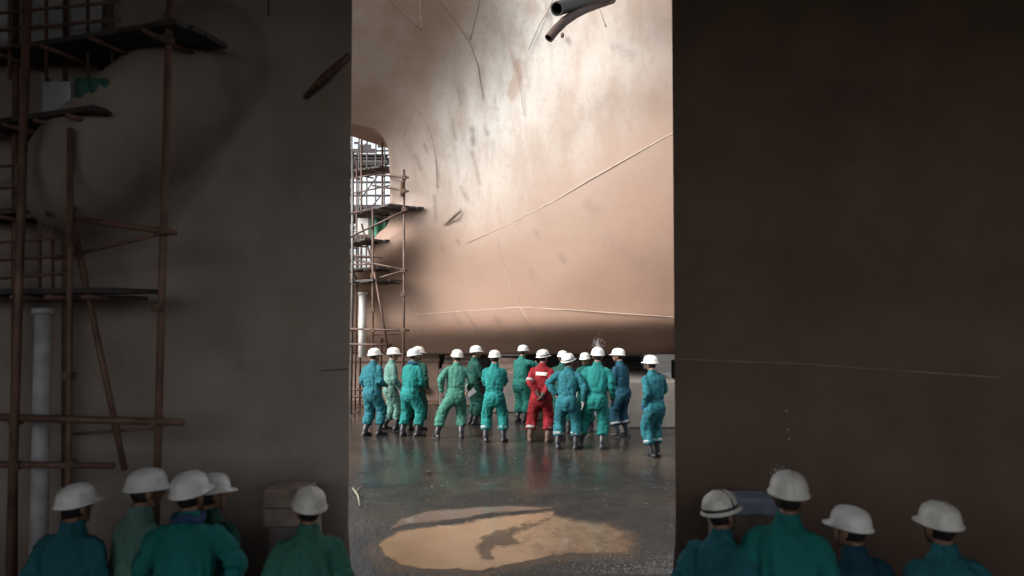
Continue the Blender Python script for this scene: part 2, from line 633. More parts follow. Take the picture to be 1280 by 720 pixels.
# ================================================================== GROUND
def wet_ground_material():
    m = bpy.data.materials.new('wet_dock_floor')
    m.use_nodes = True
    nt = m.node_tree
    N, L = nt.nodes, nt.links
    bs = N['Principled BSDF']
    tc = N.new('ShaderNodeTexCoord')

    def tex(scale, detail, rough=.6, sc=(1, 1, 1)):
        mp = N.new('ShaderNodeMapping')
        mp.inputs['Scale'].default_value = sc
        L.new(tc.outputs['Object'], mp.inputs['Vector'])
        n = N.new('ShaderNodeTexNoise')
        n.inputs['Scale'].default_value = scale
        n.inputs['Detail'].default_value = detail
        n.inputs['Roughness'].default_value = rough
        L.new(mp.outputs[0], n.inputs['Vector'])
        return n.outputs['Fac']

    def rng_(sock, a, b, c=0., d=1.):
        n = N.new('ShaderNodeMapRange')
        n.inputs[1].default_value, n.inputs[2].default_value, n.inputs[3].default_value, n.inputs[4].default_value = a, b, c, d
        L.new(sock, n.inputs[0])
        return n.outputs[0]

    def mix(f, a, b):
        n = N.new('ShaderNodeMix')
        n.data_type = 'RGBA'
        L.new(f, n.inputs[0])
        for i, v in ((6, a), (7, b)):
            if isinstance(v, tuple):
                n.inputs[i].default_value = (*v, 1)
            else:
                L.new(v, n.inputs[i])
        return n.outputs[2]
    big = tex(.45, 6)
    mid = tex(3, 8, .7)
    grit = tex(60, 4, .7)
    c = mix(rng_(mid, .35, .65), (.013, .0125, .012), (.034, .031, .028))
    c = mix(rng_(big, .45, .62, 0, .8), c, (.06, .046, .032))
    c = mix(rng_(grit, .6, .7, 0, .7), c, (.3, .28, .26))
    L.new(c, bs.inputs['Base Color'])
    sx = N.new('ShaderNodeSeparateXYZ')
    L.new(tc.outputs['Object'], sx.inputs[0])
    far = rng_(sx.outputs['Y'], 8.7, 11.6, -.12, .2)
    ad = N.new('ShaderNodeMath')
    ad.operation = 'ADD'
    L.new(tex(.9, 6, .65), ad.inputs[0])
    L.new(far, ad.inputs[1])
    wet = rng_(ad.outputs[0], .4, .62)
    r = mix(wet, (.36, .36, .36), (.05, .05, .05))
    L.new(r, bs.inputs['Roughness'])
    bs.inputs['IOR'].default_value = 1.4
    b1 = N.new('ShaderNodeBump')
    b1.inputs['Strength'].default_value = 1.0
    b1.inputs['Distance'].default_value = .035
    def dry(sock, k):
        a = N.new('ShaderNodeMath')
        a.operation = 'MULTIPLY'
        L.new(sock, a.inputs[0])
        L.new(rng_(wet, 0, 1, 1, k), a.inputs[1])
        return a.outputs[0]
    L.new(dry(tex(15, 6, .7, (1, .4, 1)), .14), b1.inputs['Height'])
    b2 = N.new('ShaderNodeBump')
    b2.inputs['Strength'].default_value = .5
    b2.inputs['Distance'].default_value = .006
    L.new(dry(grit, .08), b2.inputs['Height'])
    L.new(b1.outputs[0], b2.inputs['Normal'])
    L.new(b2.outputs[0], bs.inputs['Normal'])
    return m


GM = wet_ground_material()
LOW = -0.32
STEP = 6.75
t = MB()
t.add([(-300, STEP, 0), (300, STEP, 0), (300, 400, 0), (-300, 400, 0)], [(0, 1, 2, 3)])
t.add([(-300, STEP, LOW), (300, STEP, LOW), (300, STEP, 0), (-300, STEP, 0)], [(0, 1, 2, 3)])
t.add([(-300, -200, LOW), (300, -200, LOW), (300, STEP, LOW), (-300, STEP, LOW)], [(0, 1, 2, 3)])
g = t.build('dock_floor', GM, smooth=False)
tag(g, 'wet dark dock floor reflecting the hull and the workers', 'ground', kind='structure')


def puddle():
    n1, n2 = 240, 120
    xs = np.linspace(-2.1, 2.0, n1)
    ys = np.linspace(STEP + .03, 9.6, n2)
    X, Y = np.meshgrid(xs, ys)
    # to photo pixels for the traced outline
    dx, dyv, dzv = X, Y, -HC
    cy_ = dyv * ct + dzv * st
    cz_ = -dyv * st + dzv * ct
    PX = 640 + F * dx / cy_
    PY = 360 - F * cz_ / cy_
    nz = np.array([[noise.fractal(Vector((x * 2.2, y * 2.2, 3)), .8, 2, 5) for x in xs] for y in ys])
    nz2 = np.array([[noise.fractal(Vector((x * 9, y * 6, 9)), .8, 2, 4) for x in xs] for y in ys])
    main = [(474, 681), (481, 673), (500, 665), (522, 661), (572, 657), (592, 653), (615, 648), (650, 644), (692, 640), (692, 645), (720, 652), (760, 655), (800, 663), (797, 680), (785, 694), (740, 692), (690, 694), (650, 704), (600, 713), (540, 713), (500, 706), (480, 695)]
    isl = [(599, 675), (612, 668), (645, 659), (690, 647), (672, 656), (650, 664), (640, 672), (650, 680), (622, 684), (612, 690), (616, 697), (604, 699), (597, 690)]
    up = [(490, 661), (500, 650), (534, 640), (580, 636), (636, 632), (690, 635), (668, 638), (620, 641), (590, 645), (550, 652), (512, 655)]
    hal = [(455, 690), (468, 680), (480, 700), (520, 714), (480, 716)]
    w = nz * 2.6 + nz2 * 1.3
    sd = poly_sd(PX, PY, main) + w
    soft = 2.0 + 9 * sstep(690, 800, PX)
    mud = sstep(soft, -soft, sd)
    right = sstep(640, 720, PX) * (1 - .0 * X)
    mud *= 1 - right * (.28 + .16 * sstep(-.1, .5, nz2 + nz * .5))
    mud *= sstep(822, 735, PX + nz * 22 + nz2 * 10)
    i = sstep(3.5, -3, poly_sd(PX, PY, isl) + w + nz2 * 3)
    mud *= 1 - .72 * i
    # mottled grey drift right of the tongue
    mott = np.exp(-(((PX - 655) / 45)**2 + ((PY - 678) / 16)**2)) * sstep(-.15, .35, nz2)
    mud *= 1 - .25 * mott
    upm = sstep(1.5, -1.5, poly_sd(PX, PY, up) + w * .5) * .75
    hm = sstep(5, -3, poly_sd(PX, PY, hal) + w) * .3
    rim = np.exp(-((poly_sd(PX, PY, main) + w - 5) / 4.5)**2) * .18 * sstep(660, 690, PY)
    film = np.clip(np.maximum(np.maximum(mud, upm), np.maximum(hm, rim)), 0, 1)
    V = np.stack([X, Y, np.full(X.shape, .004)], -1).reshape(-1, 3)
    idx = np.arange(n1 * n2).reshape(n2, n1)
    f = np.stack([idx[:-1, :-1], idx[:-1, 1:], idx[1:, 1:], idx[1:, :-1]], -1).reshape(-1, 4)
    fm = film.ravel()
    keep = fm[f].max(1) > .01
    f = f[keep]
    me = bpy.data.meshes.new('muddy_puddle')
    me.from_pydata([tuple(p) for p in V], [], [tuple(q) for q in f.tolist()])
    fattr(me, 'film', fm)
    fattr(me, 'grey', np.clip(np.maximum(upm * 1.6, hm * 2) * (1 - mud), 0, 1).ravel())
    m = bpy.data.materials.new('mud_film')
    m.use_nodes = True
    nt = m.node_tree
    N, L = nt.nodes, nt.links
    bs = N['Principled BSDF']
    tc = N.new('ShaderNodeTexCoord')
    nn = N.new('ShaderNodeTexNoise')
    nn.inputs['Scale'].default_value = 2.5
    nn.inputs['Detail'].default_value = 9
    nn.inputs['Roughness'].default_value = .65
    L.new(tc.outputs['Object'], nn.inputs['Vector'])
    a2 = N.new('ShaderNodeAttribute')
    a2.attribute_name = 'grey'
    m1 = N.new('ShaderNodeMix')
    m1.data_type = 'RGBA'
    L.new(nn.outputs['Fac'], m1.inputs[0])
    m1.inputs[6].default_value = (.33, .205, .115, 1)
    m1.inputs[7].default_value = (.46, .30, .18, 1)
    m2 = N.new('ShaderNodeMix')
    m2.data_type = 'RGBA'
    L.new(a2.outputs['Fac'], m2.inputs[0])
    L.new(m1.outputs[2], m2.inputs[6])
    m2.inputs[7].default_value = (.26, .19, .15, 1)
    L.new(m2.outputs[2], bs.inputs['Base Color'])
    n5 = N.new('ShaderNodeTexNoise')
    n5.inputs['Scale'].default_value = 2.2
    n5.inputs['Detail'].default_value = 7
    L.new(tc.outputs['Object'], n5.inputs['Vector'])
    r5 = N.new('ShaderNodeMapRange')
    r5.inputs[1].default_value, r5.inputs[2].default_value, r5.inputs[3].default_value, r5.inputs[4].default_value = .4, .62, .07, .24
    L.new(n5.outputs['Fac'], r5.inputs[0])
    L.new(r5.outputs[0], bs.inputs['Roughness'])
    r6 = N.new('ShaderNodeMapRange')
    r6.inputs[1].default_value, r6.inputs[2].default_value = .15, .85
    L.new(nn.outputs['Fac'], r6.inputs[0])
    L.new(r6.outputs[0], m1.inputs[0])
    bs.inputs['Specular IOR Level'].default_value = .35
    bp = N.new('ShaderNodeBump')
    bp.inputs['Strength'].default_value = .12
    bp.inputs['Distance'].default_value = .012
    L.new(nn.outputs['Fac'], bp.inputs['Height'])
    L.new(bp.outputs[0], bs.inputs['Normal'])
    at_ = N.new('ShaderNodeAttribute')
    at_.attribute_name = 'film'
    L.new(at_.outputs['Fac'], bs.inputs['Alpha'])
    me.materials.append(m)
    o = bpy.data.objects.new('muddy_puddle', me)
    COL.objects.link(o)
    tag(o, 'pale orange brown muddy puddle on the dark wet dock floor', 'puddle', kind='structure')


puddle()
# grit at the lower right of the floor: uncountable
t = MB()
gr = random.Random(5)
ICO = [(0, 0, 1), (.9, 0, .3), (.28, .85, .3), (-.72, .53, .3), (-.72, -.53, .3), (.28, -.85, .3), (0, 0, -.4)]
ICF = [(0, 1, 2), (0, 2, 3), (0, 3, 4), (0, 4, 5), (0, 5, 1), (6, 2, 1), (6, 3, 2), (6, 4, 3), (6, 5, 4), (6, 1, 5)]


def pebble(t, c, s, rnd):
    a = rnd.uniform(0, 6.28)
    sx, sy, sz = s * rnd.uniform(.7, 1.4), s * rnd.uniform(.7, 1.3), s * rnd.uniform(.4, .8)
    vs = []
    for x, y, z in ICO:
        X, Y = x * sx * rnd.uniform(.8, 1.2), y * sy * rnd.uniform(.8, 1.2)
        vs.append((c[0] + X * math.cos(a) - Y * math.sin(a), c[1] + X * math.sin(a) + Y * math.cos(a), c[2] + z * sz))
    t.add(vs, ICF)


for i in range(1500):
    if gr.random() < .7:
        px = 842 - abs(gr.gauss(0, 75))
        py = 718 - abs(gr.gauss(0, 14))
    else:
        px = gr.uniform(440, 842)
        py = gr.uniform(560, 718)
        if 470 < px < 800 and 636 < py < 714:
            continue
    p = ground_at(px, py)
    if p.y < STEP + .05:
        continue
    pebble(t, p, gr.choice((.004, .006, .006, .009)), gr)
tag(t.build('gravel', mat('grit_pale', (.4, .38, .36), .7, var=.5, vscale=30), smooth=False), 'scattered pale grit on the wet floor beside the puddle', 'gravel', kind='stuff')

t = MB()
p = ground_at(537, 592)
pebble(t, (p.x, p.y, .02), .05, gr)
tag(t.build('stone', mat('dark_stone', (.03, .03, .03), .8), smooth=False), 'small dark stone lying alone on the wet floor', 'stone')
t = MB()
a, b = ground_at(441, 612), ground_at(450, 634)
t.tube([a + Vector((0, 0, .02)), a.lerp(b, .5) + Vector((.02, 0, .035)), b + Vector((0, 0, .015))], [.012, .014, .008], 7)
t.tube([a.lerp(b, .3) + Vector((0, 0, .02)), a + Vector((.09, .12, .02))], [.009, .005], 6)
tag(t.build('stick', mat('pale_stick', (.3, .28, .2), .8)), 'pale broken stick lying on the floor left of the puddle', 'stick')


# ================================================================== KEEL BLOCKS
def keel_block(px, Y, w, d, h, cap, label, capm=None, rz=0, grp='keel blocks carrying the hull', top=1.34, back=0):
    x = at(px, 450, Y).x
    root = empty('keel_block', (x, Y, 0), rz)
    tag(root, label, 'keel block', grp)
    t = MB()
    t.box(-w / 2, w / 2, 0, d, 0, h)
    t.build('concrete_base', CONC, root, False, .03)
    n = 3 if cap else 0
    z = h
    hh = (top - h) / 3
    for i in range(n):
        k = w * cap * (1 - .05 * i)
        t = MB()
        t.box(-k / 2 + random.uniform(-.03, .03), k / 2, back + .15 + .05 * i, d * .9, z + .004, z + hh)
        t.build('timber_cap', capm or (TIMBER if i != 1 else PINKT), root, False, .015)
        z += hh
    return root


keel_block(818, 15.6, 1.15, 3.6, 1.0, .5, 'broad pale concrete keel block at the right end beside the last worker', mat('shade_black_timber', (.03, .025, .02), .9), back=2.8)  # caps coloured near black to paint in the dark gap above the base
keel_block(572, 19.3, 1.0, 1.3, .98, .8, 'concrete keel block with pinkish timbers behind the pale green overalls', PINKT)
keel_block(640, 18.0, .95, 1.2, .92, .7, 'concrete keel block between the crossed arm worker and the green worker', PINKT)
keel_block(735, 19.2, 1.1, 1.2, .95, .85, 'concrete keel block behind the worker under the splash', PINKT)
k0 = 0
for (px, Y) in ((600, 25), (668, 23.5), (700, 28), (760, 24), (790, 30), (560, 31), (872, 22)):
    keel_block(px, Y, 1.0, 1.4, .95, .8, 'dim keel block in the dark far under the hull', grp='dim keel blocks deep under the hull')

# brown steel pontoon at the left under the stern
x0, x1 = at(395, 460, 19.2).x, at(547, 460, 19.2).x
root = empty('steel_pontoon', ((x0 + x1) / 2, 19.6, 0))
tag(root, 'low brown steel pontoon under the stern with a round dark hole', 'pontoon')
hw = (x1 - x0) / 2
t = MB()
t.box(-hw, hw, 0, 2.2, .02, 1.36)
t.build('body', BROWNST, root, False, .03)
t = MB()
t.box(-hw - .02, hw + .02, -.06, .02, 1.16, 1.26)
t.build('fender_rail', BROWNST, root, False, .01)
t = MB()
t.box(-hw - .01, hw + .01, -.07, .0, .0, .12)
t.build('bottom_rail', RUST, root, False, .01)
c = at(531, 487, 19.55) - Vector(root.location)
t = MB()
t.tube([c + Vector((0, .08, 0)), c + Vector((0, -.05, 0))], [.11, .11], 18)
t.build('hole_disc', mat('hole_dark_paint', (.012, .012, .012), .7), root)  # black disc paints in the dark of an open hole

# pale drum and boards seen between the workers under the hull
t = MB()
p = ground_at(737, 536)
root = empty('oil_drum', (p.x, p.y, 0))
tag(root, 'white drum standing behind the worker under the splash', 'drum')
prof = [(.0, .29), (.02, .3), (.3, .29), (.31, .305), (.33, .305), (.34, .29), (.58, .29), (.59, .305), (.61, .305), (.62, .29), (.87, .29), (.89, .3), (.9, .29)]
t.rings([[(r * math.cos(a), r * math.sin(a), z) for a in [2 * math.pi * j / 24 for j in range(24)]] for z, r in prof])
t.build('body', WHITEP, root)
t = MB()
t.tube([(0.12, 0, .9), (.12, 0, .925)], .035, 12)
t.build('bung', RUST, root)


# ================================================================== SCAFFOLDS
def tube_px(t, a, b, r=.024, n=8, org=(0, 0, 0)):
    t.tube([at(*a) - Vector(org), at(*b) - Vector(org)], r, n)


def scaffold():
    org = Vector((at(470, 430, 18).x, 18, 0))
    root = empty('scaffold_tower', org)
    tag(root, 'rusty tube scaffold tower standing beside the stern boss', 'scaffold')

    def T(name, a, b, r=.026, m=SCAF):
        t = MB()
        A, B = at(*a) - org, at(*b) - org
        t.tube([A, B], r, 8)
        return t.build(name, m, root)

    def std(px, py, Y, r=.028, m=None):
        m = m or (SCAFG if int(px) % 3 == 0 else SCAF)
        p = at(px, py, Y) - org
        t = MB()
        t.tube([(p.x, p.y, 0), (p.x + .015, p.y, p.z * .5), (p.x, p.y, p.z)], r, 8)
        o = t.build('standard', m, root)
        t = MB()
        t.box(p.x - .08, p.x + .08, p.y - .08, p.y + .08, .004, .02)
        t.build('base_plate', m, o, False)
        return o
    std(505, 212, 16.6)
    std(466, 262, 17.1)
    std(441, 190, 17.4, .034)
    std(452, 175, 19.0)
    std(478, 178, 19.0)
    T('ledger', (470, 218, 18.9), (510, 222, 16.5))
    T('ledger', (466, 232, 18.9), (510, 239, 16.5))
    T('ledger', (430, 300, 17.5), (509, 262, 16.5))
    T('ledger', (430, 322, 17.6), (509, 338, 16.55))
    T('ledger', (440, 357, 17.6), (506, 338, 16.6), .022)
    T('ledger', (425, 411, 17.5), (511, 413, 16.5))
    T('ledger', (425, 430, 17.4), (489, 431, 16.9))
    T('ledger', (425, 485, 17.5), (455, 488, 17.3))
    T('ledger', (425, 494, 17.5), (460, 497, 17.3))
    T('ledger', (462, 419, 17.2), (500, 417, 16.9), .018)
    T('brace', (468, 340, 17.0), (485, 436, 16.8))
    T('brace', (452, 280, 17.8), (468, 340, 17.2))
    T('guard_rail', (425, 245, 19), (487, 232, 18.5), .02)
    T('guard_rail', (425, 226, 19), (487, 214, 18.5), .02)

    def deck(a, b, w, n, m=PLANK, toe=True):
        A, B = at(*a) - org, at(*b) - org
        B = Vector((B.x, B.y, A.z))
        d = (B - A)
        ln = d.length
        ang = math.atan2(d.y, d.x)
        M = Matrix.Translation(A) @ Matrix.Rotation(ang, 4, 'Z')
        t = MB()
        for i in range(n):
            yy = i * w / n
            t.box(random.uniform(-.1, .05), ln + random.uniform(-.05, .1), -yy - w / n * .86, -yy, 0, .045, M)
        o = t.build('deck', m, root, False)
        t = MB()
        for k in range(4):
            xx = ln * (k + .5) / 4
            t.tube([M @ Vector((xx, .15, -.03)), M @ Vector((xx, -w - .12, -.03))], .024, 6)
        t.build('transom', SCAF, o)
    deck((484, 257, 16.9), (405, 284, 19.8), 1.0, 5)
    deck((456, 300, 17.1), (405, 309, 18.6), .7, 4)
    deck((470, 336, 17.3), (405, 341, 18.4), .6, 3)
    deck((466, 351, 16.9), (405, 357, 18.4), .9, 4)
    deck((474, 209, 18.8), (415, 208, 19.8), .8, 4)
    T('guard_rail', (425, 318, 17.6), (478, 322, 17.0), .02)
    T('guard_rail', (425, 331, 17.6), (474, 330, 17.0), .02)
    T('guard_rail', (425, 268, 17.5), (468, 262, 17.1), .02)
    T('brace', (428, 300, 17.5), (448, 357, 17.5), .022)
    std(432, 170, 17.6)
    std(446, 200, 18.0, .022)
    # clamps
    t = MB()
    for c in ((505, 222, 16.55), (505, 239, 16.55), (505, 262, 16.55), (504, 338, 16.55), (504, 413, 16.55), (466, 413, 17.0), (466, 345, 17.05), (504, 368, 16.6), (466, 388, 17.05), (441, 412, 17.4)):
        p = at(*c) - org
        t = MB()
        t.box(p.x - .05, p.x + .05, p.y - .05, p.y + .05, p.z - .05, p.z + .05)
        t.build('clamp', RUST, root, False, .01)
    # coiled rag on upper rail
    t = MB()
    p = at(502, 236, 16.55) - org
    t.ball(p, .05, .05, .2)
    t.build('hook', RUST, root)
    return root


scaffold()
# lit-through background scaffold on the far dock side
org = Vector((at(450, 300, 27).x, 27, 0))
root = empty('scaffold_bay', org)
tag(root, 'dark far scaffold with planks seen against the white sky under the stern', 'scaffold')
sd = random.Random(11)
SCAFD = mat('scaffold_tube_dark', (.05, .045, .045), .6)
for px in (400, 414, 428, 440, 449, 459, 470, 481, 494, 506):
    for Y in (27, 29):
        p = at(px, 150, Y) - org
        t = MB()
        t.tube([(p.x, p.y, 0), (p.x, p.y, p.z - sd.uniform(0, .6))], .03, 6)
        t.build('standard', SCAFD, root)
for py in (190, 199, 213, 228, 243, 258, 272, 288, 305, 322):
    for Y in (27, 29):
        a, b = at(395, py + sd.uniform(-2, 2), Y) - org, at(510, py + sd.uniform(-2, 2), Y) - org
        t = MB()
        t.tube([a, b], .028, 6)
        t.build('ledger', SCAFD, root)
for (a, b) in (((400, 260), (450, 190)), ((450, 250), (490, 195)), ((430, 300), (480, 240)), ((440, 200), (470, 165))):
    t = MB()
    t.tube([at(*a, 27.1) - org, at(*b, 27.1) - org], .025, 6)
    t.build('brace', SCAFD, root)
for (py, xa, xb, n) in ((194, 395, 490, 4), (206, 395, 488, 3), (262, 395, 500, 4), (300, 395, 505, 4)):
    z = at(440, py, 27).z
    X0, X1 = at(xa, py, 27).x - org.x, at(xb, py, 27).x - org.x
    t = MB()
    for i in range(n):
        t.box(X0 - sd.uniform(0, .3), X1 + sd.uniform(-.4, .1), i * .5, i * .5 + .34, z, z + .05)
        t.box(X0, X1 - sd.uniform(0, .6), i * .5 - .02, i * .5 + .02, z + .08, z + .08 + sd.uniform(.06, .2))
    t.build('deck', PLANK, root, False)
for i in range(9):
    px, py = sd.choice((sd.uniform(437, 449), sd.uniform(440, 486))), sd.uniform(165, 250)
    p = at(px, py, 28) - org
    k = sd.uniform(.08, .25)
    t = MB()
    t.box(p.x - k, p.x + k, -.03, .03, p.z - k * .5, p.z + k * .5)
    t.build('toe_board', PLANK, root, False)

# green and pale sheets hung on the scaffold
p = at(462, 283, 18.4)
t = MB()
for i in range(12):
    for j in range(6):
        pass
n, mrow = 14, 8
vs = [(p.x + (.02 + .52 * i / (n - 1)), p.y + .05 * math.sin(i * 1.1) + .02 * math.sin(j), p.z - .24 + .5 * j / (mrow - 1) - .05 * math.sin(i / (n - 1) * 3.1)) for j in range(mrow) for i in range(n)]
t.add(vs, [(j * n + i, j * n + i + 1, (j + 1) * n + i + 1, (j + 1) * n + i) for j in range(mrow - 1) for i in range(n - 1)])
o = t.build('tarpaulin', mat('green_tarp', (.03, .16, .1), .6))
s = o.modifiers.new('s', 'SOLIDIFY')
s.thickness = .012
tag(o, 'green tarpaulin hung on the scaffold below its upper deck', 'tarpaulin')
t = MB()
p = at(456, 283, 18.45)
t.box(p.x - .22, p.x + .1, p.y, p.y + .4, p.z - .22, p.z + .22)
tag(t.build('crate', WHITEP, smooth=False, bevel=.02), 'pale grey crate on the scaffold beside the green tarpaulin', 'crate')
# white downpipe behind scaffold
p0, p1 = at(453, 440, 18.3), at(455, 366, 18.3)
t = MB()
t.tube([(p0.x, p0.y, 1.36), (p0.x, p0.y, p1.z)], .1, 14)
t.tube([(p0.x, p0.y, p1.z - .05), (p0.x, p0.y, p1.z + .02)], .13, 14)
tag(t.build('prop', WHITEP), 'thick white vertical prop behind the scaffold tubes', 'prop')

# far dock wall
t = MB()
t.box(-60, 60, 46, 48, 0, 2.4)
t.box(-60, 60, 45.8, 48.2, 2.4, 2.6)
tag(t.build('dock_wall', GREYW, smooth=False), 'low grey dock wall far behind the keel blocks', 'wall')

# ================================================================== PEOPLE
SKIN = mat('skin_brown', (.22, .115, .075), .5, var=.1, bump=.03)
HAIR = mat('hair_black', (.012, .01, .01), .55, var=.3, vscale=60)
HELMS = [mat('helmet_white', (.74, .73, .71), .35, var=.06, vscale=10, bump=.0, dirt=(.42, .39, .35), dirt_amt=.5, dirt_scale=9),
         mat('helmet_cream', (.7, .68, .63), .4, var=.08, vscale=12, bump=.0, dirt=(.35, .3, .25), dirt_amt=.6, dirt_scale=12),
         mat('helmet_grey_white', (.66, .66, .66), .45, var=.08, vscale=9, bump=.0, dirt=(.36, .35, .33), dirt_amt=.6, dirt_scale=15)]
HBAND = mat('helmet_dark_band', (.02, .025, .025), .5)
BOOT = mat('rubber_boot_black', (.018, .018, .022), .38, var=.3, vscale=10)
BOOTBR = mat('leather_boot_brown', (.075, .04, .026), .6, var=.3, vscale=15)
SOLE = mat('boot_sole', (.03, .028, .026), .8)
GLOVEW = mat('cotton_glove_white', (.6, .58, .54), .9, var=.15, vscale=30)
GLOVED = mat('glove_dark', (.04, .035, .03), .8)
BAND = mat('reflective_band_grey', (.27, .29, .29), .45, var=.1)
EYE = mat('eye_dark', (.02, .015, .012), .2, bump=0)
SCARF = mat('scarf_navy', (.02, .05, .12), .9)


def cloth(name, c, dirt=None, amt=.55):
    return mat(name, c, .85, var=.22, vscale=5, bump=.35, bscale=45, dirt=dirt or tuple(x * .45 for x in c), dirt_amt=amt, dirt_scale=3.2, spec=.25)


C_TEAL = cloth('overalls_teal', (.012, .165, .153))
C_BLUE = cloth('overalls_blue_teal', (.016, .115, .14))
C_DEEP = cloth('overalls_deep_blue', (.008, .05, .08))
C_GREEN = cloth('overalls_green_teal', (.014, .12, .098))
C_PALE = cloth('overalls_washed_green', (.045, .165, .125), (.09, .2, .16), .5)
C_WASH = cloth('overalls_washed_grey_green', (.09, .19, .16), (.22, .31, .28), .5)
C_DARK = cloth('overalls_dark_green', (.01, .06, .046))
C_RED = cloth('overalls_red', (.2, .011, .016))


def ik(a, b, l1, l2, pole):
    a, b, pole = Vector(a), Vector(b), Vector(pole)
    d = b - a
    L = min(d.length, (l1 + l2) * .995)
    d.normalize()
    b = a + d * L
    x = (l1 * l1 - l2 * l2 + L * L) / (2 * L)
    h = math.sqrt(max(l1 * l1 - x * x, 0))
    p = (pole - d * pole.dot(d)).normalized()
    return a + d * x + p * h, b


def lerp_pts(pts, rad, k=4):
    P, Q = [], []
    for i in range(len(pts) - 1):
        for j in range(k):
            t = j / k
            P.append(Vector(pts[i]).lerp(Vector(pts[i + 1]), t))
            Q.append(rad[i] * (1 - t) + rad[i + 1] * t)
    P.append(Vector(pts[-1]))
    Q.append(rad[-1])
    # round the corners
    for _ in range(2):
        P = [P[0]] + [(P[i - 1] + P[i] * 2 + P[i + 1]) / 4 for i in range(1, len(P) - 1)] + [P[-1]]
    return P, Q


def add_hand(t, W, fwd, side, normal, g=1.0, curl=.5):
    """palm + four unequal bent fingers + thumb. fwd: along hand, side: towards thumb, normal: palm side"""
    fwd, side, normal = fwd.normalized(), side.normalized(), normal.normalized()
    Pm = [W - fwd * .03, W + fwd * .02, W + fwd * .06, W + fwd * .095]
    rs = []
    for p, (a, b) in zip(Pm, ((.028, .022), (.036, .018), (.043, .017), (.042, .014))):
        rs.append([p + side * math.cos(2 * math.pi * j / 12) * a * g + normal * math.sin(2 * math.pi * j / 12) * b * g for j in range(12)])
    t.rings(rs)
    for i, (o, ln) in enumerate(((.031, .07), (.0105, .08), (-.0105, .075), (-.031, .058))):
        p = W + fwd * .088 + side * o * g
        d = fwd + side * o * 2.2
        pts = [p - fwd * .02, p]
        for k, f in enumerate((.42, .33, .25)):
            d = (d.normalized() * math.cos(curl * (.6 + .25 * k)) + normal * math.sin(curl * (.6 + .25 * k)))
            p = p + d.normalized() * ln * f
            pts.append(p)
        t.tube(pts, [.0095 * g, .0095 * g, .009 * g, .0085 * g, .007 * g], 8)
    p = W + fwd * .03 + side * .03 * g
    d = (side * .8 + fwd * .7 + normal * .35).normalized()
    p2 = p + d * .04
    p3 = p2 + (fwd * .9 + side * .15 + normal * .45).normalized() * .034
    t.tube([p - d * .02, p, p2, p3], [.013 * g, .0125 * g, .011 * g, .0085 * g], 8)


PROTO = []


